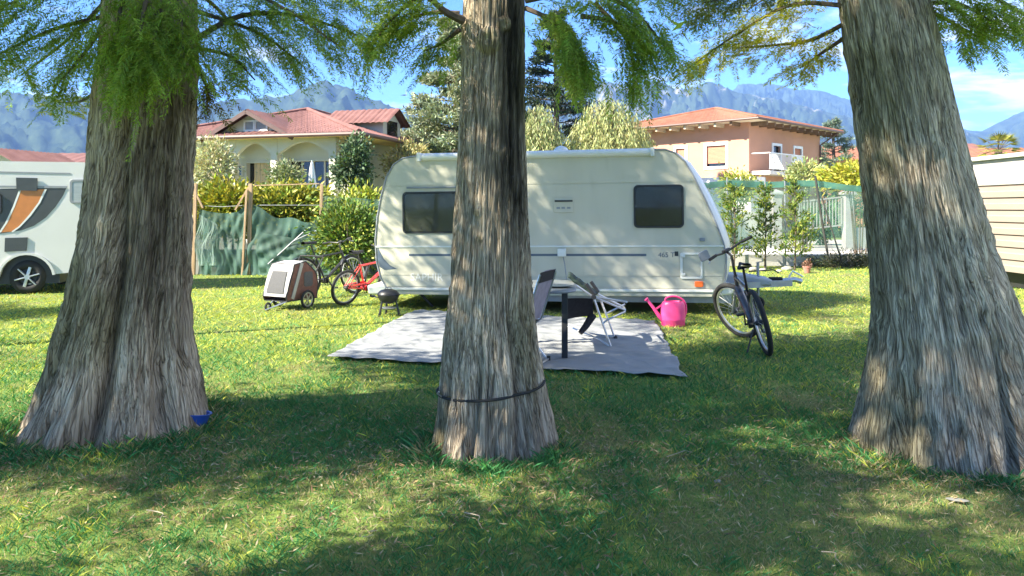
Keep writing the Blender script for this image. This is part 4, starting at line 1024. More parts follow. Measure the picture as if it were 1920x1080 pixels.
# ================================================================ CARAVAN
cA = math.atan2(-.87, 5.469); cO = Vector((-2.217, 12.54, 0)); TILT = R(.55)
def cv(px, py):
    s, z = onface(px, py, cO, cA); return s, z - s * math.tan(TILT)
def caravan():
    t = thing('caravan', 'cream caravan with two dark side windows, parked behind the middle trunk', 'caravan', cO, (0, -TILT, cA))
    W = 2.2
    prof = [cv(*p) for p in ((738, 549), (724, 538), (714, 520), (707, 490), (705, 450), (709, 408), (716, 370), (727, 332), (740, 309), (757, 297), (785, 292), (1000, 286), (1225, 280), (1250, 280), (1270, 287), (1287, 303), (1303, 330), (1325, 375), (1345, 420), (1358, 455), (1363, 482), (1362, 510), (1358, 535), (1350, 553))]
    body = MB().prism(prof, 0, W).build('body', CREAM, t, ang=25)
    # slightly proud wall panels leaving shadowed joints
    def clip(z0, z1, inset=.035):
        """the part of the side profile between two heights"""
        zs = [z0 + (z1 - z0) * i / 10 for i in range(11)]; lft, rgt = [], []
        def edge(z, side):
            best = None
            for a, b in zip(prof, prof[1:] + prof[:1]):
                if (a[1] - z) * (b[1] - z) <= 0 and abs(a[1] - b[1]) > 1e-6:
                    x = a[0] + (b[0] - a[0]) * (z - a[1]) / (b[1] - a[1])
                    if best is None or (x < best if side < 0 else x > best): best = x
            return best
        for z in zs: lft.append((edge(z, -1) + inset, z)); rgt.append((edge(z, 1) - inset, z))
        return rgt + lft[::-1]
    zsn = cv(1000, 346)[1]; zb = cv(1000, 462)[1]; zg0 = cv(1000, 517)[1]; zg1 = cv(1000, 539)[1]; zbot = cv(1000, 549)[1]; ztop = cv(1000, 292)[1]
    for a, b, m in ((zsn + .01, ztop, CREAM), (zb + .012, zsn - .01, CREAM), (zg0 + .006, zb - .012, CREAM), (zg1 + .006, zg0 - .006, CREAM2), (zbot + .03, zg1 - .006, CREAM)):
        MB().prism(clip(a, b), -.008, .02).build('wall_panel', m, t, ang=25)
    MB().prism([(p[0], p[1]) for p in clip(zb - .012, zb + .012, .01)], -.02, .01).build('belt_trim', TRIM, t, bevel=.004)
    x0 = cv(730, 545)[0]; x1 = cv(1338, 547)[0]; zr = zg1 - .035
    MB().prism([(x0, zr - .02), (x1, zr - .02), (x1, zr + .02), (x0, zr + .02)], -.05, -.009).build('skirt_rail', TRIM, t, bevel=.008)
    MB().prism([(x0 + .05, zbot - .04), (x1 - .02, zbot - .04), (x1 - .01, zr - .022), (x0 + .01, zr - .022)], -.028, .03).build('skirt', CREAM2, t, bevel=.006)
    # rubber edge trim round the side
    e = MB(); e.tube([(p[0], -.004, p[1]) for p in prof[:]], .014, 6); e.build('edge_trim', GREY, t)
    # curved end panels
    def offset(pts, d): return [(p[0] + d * q, p[1]) for p, q in zip(pts, [0] + [1] * (len(pts) - 2) + [0])]
    fr = prof[13:]; mb = MB()
    def nose(u, v):
        i = u * (len(fr) - 1); a = min(int(i), len(fr) - 2); f = i - a; x = fr[a][0] + (fr[a + 1][0] - fr[a][0]) * f; z = fr[a][1] + (fr[a + 1][1] - fr[a][1]) * f
        return (x + .20 * math.sin(math.pi * v) ** .45 * math.sin(math.pi * min(1, u * .92 + .08)) ** .8, .02 + (W - .04) * v, z)
    mb.sheet(nose, 30, 30).build('nose_panel', WHITE, t, ang=60)
    rr = prof[:11]; mb = MB()
    def tail(u, v):
        i = u * (len(rr) - 1); a = min(int(i), len(rr) - 2); f = i - a; x = rr[a][0] + (rr[a + 1][0] - rr[a][0]) * f; z = rr[a][1] + (rr[a + 1][1] - rr[a][1]) * f
        return (x - .09 * math.sin(math.pi * v) ** .45 * math.sin(math.pi * min(1, .1 + u * .9)) ** .8, .02 + (W - .04) * v, z)
    mb.sheet(tail, 30, 30).build('tail_panel', WHITE, t, ang=60)
    MB().prism([(cv(700, 0)[0] - .10, zr - .10), (cv(735, 0)[0], zr - .10), (cv(735, 0)[0], zr + .05), (cv(700, 0)[0] - .12, zr + .05)], .03, W - .03).build('rear_bumper', WHITE, t, bevel=.03)
    MB().prism([(cv(1350, 0)[0] - .1, zr - .09), (cv(1368, 0)[0] + .05, zr - .05), (cv(1372, 0)[0] + .06, zr + .06), (cv(1350, 0)[0] - .1, zr + .05)], .03, W - .03).build('nose_bumper', TRIM, t, bevel=.02)
    # awning cassette
    c0 = cv(790, 291); c1 = cv(1226, 281); pr = []
    mb = MB()
    for i in range(9):
        a = -90 + 180 * i / 8; pr.append((-.085 * math.cos(R(a)) - .0, .062 * math.sin(R(a))))
    n = len(pr)
    vs = [(c0[0], p[0], c0[1] - .035 + p[1]) for p in pr] + [(c1[0], p[0], c1[1] - .035 + p[1]) for p in pr]
    fs = [(i, i + 1, n + i + 1, n + i) for i in range(n - 1)] + [tuple(range(n)), tuple(reversed(range(n, 2 * n)))]
    aw = mb.add(vs, fs).build('awning_cassette', WHITE, t)
    for q, sgn in ((c0, -1), (c1, 1)): MB().box(q[0] - .03, q[0] + .03, -.095, .001, q[1] - .105, q[1] + .035).build('end_cap', TRIM, aw, bevel=.01)
    # windows
    def window(px0, px1, py0, py1, lab):
        xa, zt = cv(px0, py0); xb, zl = cv(px1, py1)
        o = roundrect(xa, xb, zl, zt, .07); i = roundrect(xa + .035, xb - .035, zl + .035, zt - .035, .05)
        f = ring_prism(MB(), o, i, -.030, -.001).build('window', DARK, t, bevel=.005); f['label'] = lab
        MB().prism(roundrect(xa + .03, xb - .03, zl + .03, zt - .03, .055), -.036, -.031).build('pane', SMOKE, f)
        MB().prism(roundrect(xa + .034, xb - .034, zl + .034, zt - .034, .05), -.0125, -.0095).build('blind', M('window_blind', (.62, .60, .52) if px0 < 900 else (.30, .30, .27), .6, .35, 1.5), f)
        for k in (.18, .82): MB().lathe([(.011, -.003), (.011, .006)], 10, Matrix.Translation((xa + (xb - xa) * k, -.036, zl + .09)) @ Matrix.Rotation(R(90), 4, 'X')).build('latch', DARK, f)
        return f
    SMOKE = glass_mat('smoked_acrylic', (.03, .032, .03), .74, .035)
    window(757, 960, 360, 437, 'long smoked window partly behind the trunk'); window(1190, 1284, 347, 427, 'smoked window near the caravan nose')
    xa, z = cv(765, 353); xb, _ = cv(962, 350)
    MB().prism([(xa, z - .01), (xb, z - .01), (xb, z + .02), (xa, z + .02)], -.03, -.009).build('rain_gutter', GREY, t, bevel=.004)
    # stripe, decal, lettering
    for p0, p1 in ((768, 845), (846, 1213), (1282, 1314)):
        xa, z = cv(p0, 478); xb, _ = cv(p1, 478)
        MB().box(xa, xb, -.011, -.0085, z - .018, z + .018).build('stripe', STRIPE, t, smooth=False)
    xa, z = cv(1266, 475); MB().box(xa, xa + .055, -.011, -.0085, z - .04, z + .03).build('square_mark', DARK, t, smooth=False)
    dec = [cv(*p) for p in ((710, 464), (712, 468), (720, 484), (732, 497), (745, 504), (722, 506), (713, 500), (709, 485))]
    MB().prism(dec, -.012, -.0085).build('corner_decal', STRIPE, t, smooth=False)
    def text(s, px, py, h, m, name='lettering'):
        cu = bpy.data.curves.new(name, 'FONT'); cu.body = s; cu.size = h; cu.extrude = .0012; cu.align_x = 'LEFT'
        o = bpy.data.objects.new(name, cu); col.objects.link(o); dg = bpy.context.evaluated_depsgraph_get()
        me = bpy.data.meshes.new_from_object(o.evaluated_get(dg)); bpy.data.objects.remove(o); me.name = name
        q = bpy.data.objects.new(name, me); col.objects.link(q); me.materials.clear(); me.materials.append(m); q.parent = t
        x, z = cv(px, py); q.location = (x, -.0105, z); q.rotation_euler = (R(90), 0, 0)
    text('465 T', 1235, 482, .105, STRIPE); text('SAPHIR', 770, 526, .17, TRIM)
    # small fittings
    xa, z = cv(1040, 372); xb, z2 = cv(1077, 398)
    v = MB().prism(roundrect(xa, xb, z2, z, .02), -.022, -.0085).build('vent', CREAM, t, bevel=.004)
    MB().box(xa + .02, xb - .01, -.036, -.022, z - .055, z - .03).build('vent_slot', DARK, v, smooth=False)
    for k in (.25, .5, .78): MB().box(xa + (xb - xa) * k - .03, xa + (xb - xa) * k + .025, -.026, -.0225, z2 + .055, z2 + .085).build('vent_hole', GREY, v, smooth=False)
    xa, z = cv(1047, 466); xb, z2 = cv(1063, 481)
    s = MB().prism(roundrect(xa, xb, z2, z, .015), -.07, -.0085).build('socket_box', WHITE, t, bevel=.01)
    MB().tube([(xb - .05, -.05, z2 + .01), (xb - .02, -.07, z2 - .12), (xb + .01, -.12, z2 - .35), (xb - .05, -.2, z2 - .6)], .008, 6).build('power_cable', GREY, s)
    xa, z = cv(1276, 474); xb, z2 = cv(1318, 523)
    d = ring_prism(MB(), roundrect(xa, xb, z2, z, .03), roundrect(xa + .04, xb - .03, z2 + .035, z - .03, .02), -.028, -.0085).build('service_hatch', TRIM, t, bevel=.005)
    MB().prism(roundrect(xa + .042, xb - .032, z2 + .037, z - .032, .018), -.016, -.0085).build('hatch_door', CREAM2, d, bevel=.003)
    for zz in (z - .05, z2 + .07): MB().box(xa + .02, xa + .075, -.04, -.027, zz - .02, zz + .02).build('hatch_latch', TRIM, d, bevel=.005)
    xa, z = cv(1303, 527); xb, z2 = cv(1319, 538)
    MB().prism(roundrect(xa, xb, z2, z, .02), -.035, -.0085).build('marker_lamp', ORANGE, t, bevel=.008)
    xa, z = cv(1313, 446); MB().box(xa, xa + .08, -.03, -.0085, z - .05, z).build('reflector', GREY, t, bevel=.005)
    # roof fittings
    xa, z = cv(1051, 283); MB().lathe([(.13, 0), (.12, .06), (.085, .10), (.03, .125), (.001, .13)], 20, Matrix.Translation((xa, .35, z - .02))).build('antenna_dome', WHITE, t)
    xa, z = cv(1168, 281); MB().box(xa - .2, xa + .2, .7, 1.1, z - .05, z + .07).build('roof_hatch', WHITE, t, bevel=.03)
    xa, z = cv(990, 284); MB().box(xa - .15, xa + .15, .8, 1.15, z - .05, z + .06).build('roof_hatch', WHITE, t, bevel=.03)
    # underside: floor, axle, wheels, steadies
    MB().box(prof[0][0] + .15, prof[-1][0] - .2, .12, W - .12, zbot - .02, zbot + .1).build('floor', DARK, t, smooth=False)
    for y in (.25, W - .25): MB().box(1.2, prof[-1][0] + .2, y - .03, y + .03, zbot - .16, zbot - .021).build('chassis_rail', STEEL, t, smooth=False)
    for y in (.12, W - .30):
        w = MB().torus(.24, .085, 28, 10, Matrix.Translation((2.35, y + .09, .325 - 2.35 * math.tan(TILT)))).build('wheel', RUBBER, t)
        MB().lathe([(.17, -.06), (.19, .05), (.16, .06), (.05, .04)], 20, Matrix.Translation((2.35, y + .09, .325 - 2.35 * math.tan(TILT))) @ Matrix.Rotation(R(90), 4, 'X')).build('rim', ALU, w)
    for x, dx in ((.62, .26), (prof[-1][0] - .7, -.26)):
        for y in (.3, W - .3): MB().bar((x, y, zbot - .02), (x + dx, y, .02 - x * math.tan(TILT)), .05, .03).build('corner_steady', DARK, t, smooth=False)
    # drawbar
    xe = prof[-3][0]; ym = W / 2; zd = .42 - xe * math.tan(TILT)
    db = MB()
    for s in (-1, 1): db.bar((xe - .6, ym + s * .75, zd - .03), (xe + 1.15, ym + s * .06, zd), .06, .10)
    db.build('drawbar', STEEL, t, smooth=False)
    MB().prism([(xe - .02, zd - .04), (xe + .80, zd - .03), (xe + .82, zd + .07), (xe + .42, zd + .14), (xe - .02, zd + .16)], ym - .30, ym + .30).build('drawbar_cover', M('grey_cover', (.33, .36, .40), .45, .08), t, bevel=.03)
    MB().box(xe + .80, xe + 1.02, ym - .05, ym + .05, zd - .03, zd + .09).build('overrun_gaiter', RUBBER, t, bevel=.02)
    MB().tube([(xe + 1.0, ym, zd + .04), (xe + 1.22, ym, zd + .05), (xe + 1.32, ym, zd + .02)], [.03, .04, .045], 10).build('coupling_head', ALU, t)
    MB().tube([(xe + 1.12, ym, zd + .08), (xe + 1.18, ym, zd + .19), (xe + 1.34, ym, zd + .10)], .014, 6).build('coupling_lever', ALU, t)
    MB().tube([(xe + .5, ym + .1, zd + .17), (xe + .9, ym + .1, zd + .20), (xe + .98, ym + .1, zd + .15)], .012, 6).build('brake_lever', DARK, t)
    jw = MB().tube([(xe + .62, ym - .10, -.0 + .22 - xe * math.tan(TILT)), (xe + .62, ym - .10, zd + .34)], .024, 10).build('jockey_stand', STEEL, t)
    MB().torus(.075, .028, 20, 8, Matrix.Translation((xe + .62, ym - .10, .10 - (xe + .62) * math.tan(TILT)))).build('jockey_wheel', RUBBER, jw)
    MB().tube([(xe + .62, ym - .10, zd + .34), (xe + .68, ym - .16, zd + .35), (xe + .68, ym - .16, zd + .40)], .008, 6).build('crank', STEEL, jw)
    return t
caravan()

# ================================================================ MOTORHOME
mO = gp(50, 552); mA = R(14)
def motorhome():
    t = thing('motorhome', 'white motorhome with orange and dark grey swoosh at the picture edge', 'motorhome', mO, (0, 0, mA))
    def mv(px, py): return onface(px, py, mO, mA)
    W = 2.2; zt = mv(60, 303)[1]; zb = .36
    xr = 1.35; xl = -3.2; arch = [(.46 * math.cos(R(a)), .30 + .46 * math.sin(R(a))) for a in range(170, 9, -16)]
    prof = [(xl, zb - .12)] + [(-.5, zb - .10)] + arch + [(.52, zb + .02), (xr - .05, zb + .10), (xr, zb + .5), (xr, zt - .25), (xr - .12, zt - .05), (xr - .35, zt), (xl + .6, zt), (xl, zt - .5)]
    MB().prism(prof, 0, .06).build('side_wall', VANW, t, ang=25)
    MB().box(xl, xr - .02, .062, W, zb + .5, zt - .03).build('body', VANW, t, bevel=.08)
    MB().box(-.55, .55, .065, 1.2, .2, zb + .48).build('wheel_well', DARK, t, smooth=False)
    MB().box(xl, -.56, .065, W, .22, zb + .48).build('floor', DARK, t, smooth=False); MB().box(.56, xr - .1, .065, W, zb + .06, zb + .48).build('rear_floor', DARK, t, smooth=False)
    ar = [( .50 * math.cos(R(a)), .30 + .50 * math.sin(R(a))) for a in range(176, 3, -12)]; ai = [(.455 * math.cos(R(a)), .30 + .455 * math.sin(R(a))) for a in range(176, 3, -12)]
    MB().prism(ar + ai[::-1], -.03, -.002).build('wheel_arch', VANW, t, ang=25)
    w = MB().torus(.235, .095, 36, 12, Matrix.Translation((0, .11, .33)), sy=1.05).build('wheel', RUBBER, t)
    rm = MB().lathe([(.235, .0), (.245, .09), (.22, .085), (.215, .03)], 32, Matrix.Translation((0, .11, .33)) @ Matrix.Rotation(R(90), 4, 'X')).build('rim', ALU, w)
    MB().lathe([(.215, .0), (.001, .0)], 28, Matrix.Translation((0, .11, .33)) @ Matrix.Rotation(R(90), 4, 'X')).build('brake_disc', DARK, w)
    for i in range(6):
        a = R(60 * i + 15); sp = MB().bar((.045 * math.cos(a), .03, .33 + .045 * math.sin(a)), (.222 * math.cos(a), .035, .33 + .222 * math.sin(a)), .055, .025); sp.build('rim_spoke', ALU, w, smooth=False, bevel=.006)
    MB().lathe([(.055, 0), (.05, .1), (.001, .1)], 16, Matrix.Translation((0, .11, .33)) @ Matrix.Rotation(R(90), 4, 'X')).build('hub_cap', ALU, w)
    def patch(name, pts, m, d0=-.006, d1=-.001): return MB().prism([mv(*p) for p in pts], d0, d1).build(name, m, t, smooth=False)
    G1 = M('graphite_vinyl', (.055, .06, .06), .35, .1); OR = M('copper_orange_vinyl', (.52, .19, .05), .35, .1)
    patch('swoosh', [(-150, 356), (125, 352), (118, 367), (104, 388), (86, 408), (64, 423), (40, 432), (0, 438), (-150, 442)], G1)
    patch('swoosh_band', [(40, 356), (84, 355), (72, 380), (54, 404), (36, 424), (22, 434), (2, 436), (14, 418), (28, 388)], OR, -.009, -.0065)
    patch('swoosh_line', [(84, 355), (88, 355), (76, 380), (58, 405), (38, 426), (24, 436), (22, 434), (36, 424), (54, 404), (72, 380)], WHITE, -.011, -.0095)
    patch('swoosh_line', [(36, 356), (40, 356), (28, 388), (14, 418), (2, 436), (-2, 436), (10, 418), (24, 388)], WHITE, -.011, -.0095)
    patch('roof_stripe', [(-150, 318), (132, 324), (132, 327), (-150, 321)], GREY); patch('waist_stripe', [(-150, 347), (127, 349), (126, 353), (-150, 351)], GREY, -.012, -.0112)
    patch('vent_grille', [(31, 333), (71, 334), (70, 358), (32, 357)], G1, -.03, -.012)
    h = patch('service_hatch', [(10, 446), (52, 445), (50, 470), (9, 472)], G1, -.02, -.001)
    xa, z1 = mv(131, 336); xb, z0 = mv(172, 382)
    f = ring_prism(MB(), roundrect(xa, xb, z0, z1, .07), roundrect(xa + .05, xb - .05, z0 + .05, z1 - .05, .04), -.035, -.001).build('window', GREY, t, bevel=.006)
    MB().prism(roundrect(xa + .045, xb - .045, z0 + .045, z1 - .045, .045), -.03, -.02).build('pane', M('grey_acrylic', (.30, .33, .32), .1, .1, 1, stretch=(1, 1, 16)), f)
    xa, z1 = mv(-60, 362); xb, z0 = mv(4, 402)
    f = ring_prism(MB(), roundrect(xa, xb, z0, z1, .07), roundrect(xa + .05, xb - .05, z0 + .05, z1 - .05, .04), -.035, -.001).build('window', DARK, t, bevel=.006)
    MB().prism(roundrect(xa + .045, xb - .045, z0 + .045, z1 - .045, .045), -.03, -.02).build('pane', GLASSD, f)
    # far wheel
    w = MB().torus(.235, .095, 28, 10, Matrix.Translation((0, W - .15, .33))).build('wheel', RUBBER, t)
motorhome()

# ================================================================ MOBILE HOME ON THE RIGHT
def mobile_home():
    X = 10.05; t = thing('mobile_home', 'white mobile home clad in ribbed cream boards at the picture edge', 'mobile home', (X, 9.5, 0))
    z0 = .36; zt = 2.72; zc = 2.12; L = 8.6
    MB().box(.06, 3, .02, L - .02, z0, zt - .02).build('body', WHITE, t, smooth=False)
    MB().box(-.10, 3.1, -.1, L + .1, zt - .06, zt + .02).build('roof', WHITE, t, smooth=False, bevel=.02)
    PL = M('cream_cladding', (.27, .225, .185), .6, .06, 1, dirt=((.22, .18, .145), .62, 2)); RIB = M('brown_joint', (.17, .125, .10), .7, .1)
    MB().box(.0, .058, .02, L - .02, zc + .004, zt - .065).build('fascia', M('dull_white', (.36, .34, .31), .5), t, smooth=False, bevel=.01)
    n = 7; hh = (zc - z0) / n
    pl = None
    for seg in range(2):
        for i in range(n):
            if pl is None:
                pl = MB().prism([(0, 0), (.05, 0), (.05, hh - .03), (.028, hh - .03), (.02, hh * .55), (.012, hh * .5), (.0, hh * .45)], 0, L / 2 - .03).build('plank', PL, t, smooth=False); q = pl
            else:
                q = pl.copy(); col.objects.link(q)
            q.location = (0, .02 + seg * (L / 2), z0 + i * hh)
    MB().box(.03, .055, .02, L - .02, z0, zc).build('cladding_back', RIB, t, smooth=False)
    MB().box(.3, 2.8, .3, L - .3, .02, z0 - .004).build('underframe', DARK, t, smooth=False)
    for y in (1.5, 4.4, 7.4):
        MB().box(.12, .45, y - .2, y + .2, 0, z0 - .006).build('block_support', CONC, t, smooth=False)
mobile_home()

# ================================================================ BICYCLES
def bicycle(name, label, loc, heading, lean, steer, frame_m, fork_m, wr=.345, s=1.0, tw=.026, thick=.036, guard=False, stand=True, mirror=False, swing=None, group=None, rack=False, rise=0.0):
    t = thing(name, label, 'bicycle', loc, (lean, 0, heading), group); t.scale = (s, s, s)
    wb = 1.09; BBp = Vector((.44, 0, .29)); ST = Vector((.26, 0, .74)); HT = Vector((.83, 0, .80)); HB = Vector((.89, 0, .62)); FA = Vector((wb, 0, wr)); RA = Vector((0, 0, wr))
    ax = (HT - HB).normalized(); SM = Matrix.Translation(HB) @ Matrix.Rotation(steer, 4, ax) @ Matrix.Translation(-HB)
    def wheel(c, mtx, rear):
        m4 = mtx @ Matrix.Translation(c)
        w = MB().torus(wr - tw, tw, 44, 10, m4).build('wheel', RUBBER, t)
        MB().torus(wr - 2 * tw - .008, .012, 44, 8, m4, sy=1.1).build('rim', ALU if not swing else STEEL, w)
        MB().lathe([(.022, -.05), (.03, -.02), (.03, .02), (.022, .05)], 12, m4 @ Matrix.Rotation(R(90), 4, 'X')).build('hub', DARK, w)
        sp = MB()
        for i in range(24):
            a = 2 * math.pi * i / 24; b = a + (.35 if i % 2 else -.35); y = .022 if i % 4 < 2 else -.022
            sp.tube([m4 @ Vector((.026 * math.cos(b), y, .026 * math.sin(b))), m4 @ Vector(((wr - 2 * tw - .012) * math.cos(a), 0, (wr - 2 * tw - .012) * math.sin(a)))], .0018, 4, False)
        sp.build('spokes', ALU, w)
        if rear:
            MB().torus(.045, .010, 20, 6, m4 @ Matrix.Translation((0, -.05, 0))).build('sprocket', DARK, w)
        else: MB().torus(.08, .004, 24, 6, m4 @ Matrix.Translation((0, .04, 0))).build('brake_disc', STEEL, w)
        if guard: 
            gd = MB(); n = 16; a0, a1 = (40, 190) if rear else (-5, 150)
            for i in range(n + 1): pass
            gd.sheet(lambda u, v: m4 @ Vector(((wr + .018) * math.cos(R(a0 + (a1 - a0) * u)), (v - .5) * .062, (wr + .018) * math.sin(R(a0 + (a1 - a0) * u)))), 20, 2)
            gd.build('mudguard', DARK, t)
    wheel(RA, Matrix(), True); wheel(FA, SM, False)
    f = MB(); f.tube([BBp, ST], .017, 10); f.tube([ST - (ST - BBp) * .08, HT - Vector((0, 0, .03))], .019, 10); f.tube([HB, HT], .024, 10)
    f.tube([BBp + Vector((.01, 0, .02)), HB + (HT - HB) * .1], [thick, thick], 12); f.lathe([(.05, -.06), (.055, 0), (.05, .06)], 14, Matrix.Translation(BBp) @ Matrix.Rotation(R(90), 4, 'X'))
    f.build('frame', frame_m, t)
    r = MB()
    for y in (.062, -.062):
        r.tube([BBp + Vector((-.02, y * .6, 0)), RA + Vector((0, y, 0))], .011, 8); r.tube([ST - Vector((0, 0, .05)) + Vector((0, y * .4, 0)), RA + Vector((0, y, 0))], .009, 8)
    if swing:
        for y in (.07, -.07): r.tube([BBp + Vector((-.02, y * .6, .10)), RA + Vector((.05, y, .03))], .020, 8)
    r.build('rear_triangle', swing or frame_m, t)
    if swing:
        MB().tube([BBp + Vector((-.03, 0, .16)), ST + Vector((.22, 0, -.02))], .028, 10).build('shock', DARK, t)
    fk = MB()
    for y in (.055, -.055): fk.tube([HB + Vector((.0, y, -.02)), FA + Vector((0, y, 0))], [.018, .014], 10)
    fk.bar(HB + Vector((0, -.07, -.02)), HB + Vector((0, .07, -.02)), .04, .04); fk.xf(SM).build('fork', fork_m, t)
    hb = MB(); hc = HT + ax * (.10 + rise) + Vector((.05, 0, .06))
    hb.tube([HT, HT + ax * (.10 + rise), hc], .016, 8); hb.tube([hc + Vector((-.10, .33, .03)), hc + Vector((-.06, .2, .03)), hc + Vector((0, .07, 0)), hc + Vector((0, -.07, 0)), hc + Vector((-.06, -.2, .03)), hc + Vector((-.10, -.33, .03))], .013, 8)
    h = hb.xf(SM).build('handlebar', DARK, t)
    for y in (1, -1):
        MB().tube([hc + Vector((-.065, y * .21, .03)), hc + Vector((-.10, y * .34, .03))], .018, 8).xf(SM).build('grip', RUBBER, h)
        MB().tube([hc + Vector((-.03, y * .19, .02)), hc + Vector((.02, y * .24, -.01)), hc + Vector((-.02, y * .31, -.02))], .006, 6).xf(SM).build('brake_lever', STEEL, h)
    MB().box(-.03, .03, -.045, .045, 0, .03).xf(SM @ Matrix.Translation(hc)).build('display', DARK, h, bevel=.006)
    if mirror: MB().prism(roundrect(-.05, .07, -.05, .06, .02), -.012, .012).xf(SM @ Matrix.Translation(hc + Vector((-.08, .36, .09))) @ Matrix.Rotation(R(70), 4, 'Z')).build('mirror', GREY, h, bevel=.006)
    sd = ST + (ST - BBp).normalized() * .20
    MB().tube([ST - (ST - BBp) * .1, sd], .014, 8).build('seat_post', DARK, t)
    def sadl(u, v):
        x = -.14 + .28 * u; w = .075 * (1 - .75 * max(0, (u - .35) / .65) ** .8) * (1 - .25 * max(0, .15 - u) / .15); a = math.pi * v
        return sd + Vector((x - .02, -w * math.cos(a), .045 * math.sin(a) ** .6 + .02 + .02 * (u - .5) ** 2))
    sm = MB().sheet(sadl, 14, 10)
    sm.sheet(lambda u, v: sd + Vector((-.16 + .28 * u, (v - .5) * 2 * .075 * (1 - .75 * max(0, (u - .35) / .65) ** .8), .018)), 14, 2).build('saddle', BLACKCLOTH, t, ang=60)
    ck = MB(); ck.torus(.085, .006, 28, 6, Matrix.Translation(BBp + Vector((0, -.07, 0)))); ck.bar(BBp + Vector((0, -.085, 0)), BBp + Vector((.10, -.085, -.14)), .014, .026); ck.bar(BBp + Vector((0, .085, 0)), BBp + Vector((-.10, .085, .14)), .014, .026)
    ck.tube([BBp + Vector((0, -.095, 0)), BBp + Vector((0, .095, 0))], .012, 8); ck.bar(BBp + Vector((0, -.07, -.088)), BBp + Vector((0, -.07, .088)), .006, .02); c = ck.build('crankset', DARK, t)
    for p, y in ((BBp + Vector((.10, -.13, -.14)), 1), (BBp + Vector((-.10, .13, .14)), -1)): MB().box(-.045, .045, -.04, .04, -.012, .012).xf(Matrix.Translation(p)).build('pedal', DARK, c, bevel=.004)
    ch = MB(); ch.tube([BBp + Vector((0, -.07, .085)), RA + Vector((0, -.05, .045))], .005, 5); ch.tube([BBp + Vector((0, -.07, -.085)), RA + Vector((0.02, -.05, -.09)), RA + Vector((-.02, -.05, -.05))], .005, 5); ch.build('chain', DARK, t)
    if stand: MB().tube([Vector((.12, .07, .28)), Vector((.06, .20, .0 - .20 * math.tan(-lean) * 0 + .06))], .010, 6).build('kickstand', DARK, t)
    if rack:
        rk = MB()
        for y in (.07, -.07): rk.tube([RA + Vector((0, y, 0)), Vector((-.05, y, .76)), Vector((.26, y * .5, .74))], .006, 6)
        rk.build('rack', DARK, t)
    return t
rw = gp(1441, 667)
bicycle('bicycle', 'dark grey electric bicycle leaning on its stand beside the caravan nose', rw, R(84), R(-14), R(32), M('anthracite_frame', (.03, .032, .038), .35, .1, coat=.4), STEEL, .36, 1.06, .028, .046, False, True, True, rise=.15)
rw = gp(645, 573)
bicycle('bicycle', 'red full-suspension mountain bicycle against the caravan tail', rw, R(52), R(9), R(-10), RED, M('grey_fork', (.35, .35, .36), .4), .325, .95, .026, .03, swing=RED, stand=False)
rw = gp(572, 561)
bicycle('bicycle', 'black bicycle with mudguards behind the dog trailer', rw, R(50), R(-6), R(12), DARK, DARK, .36, 1.05, .024, .028, True, True, rack=True)

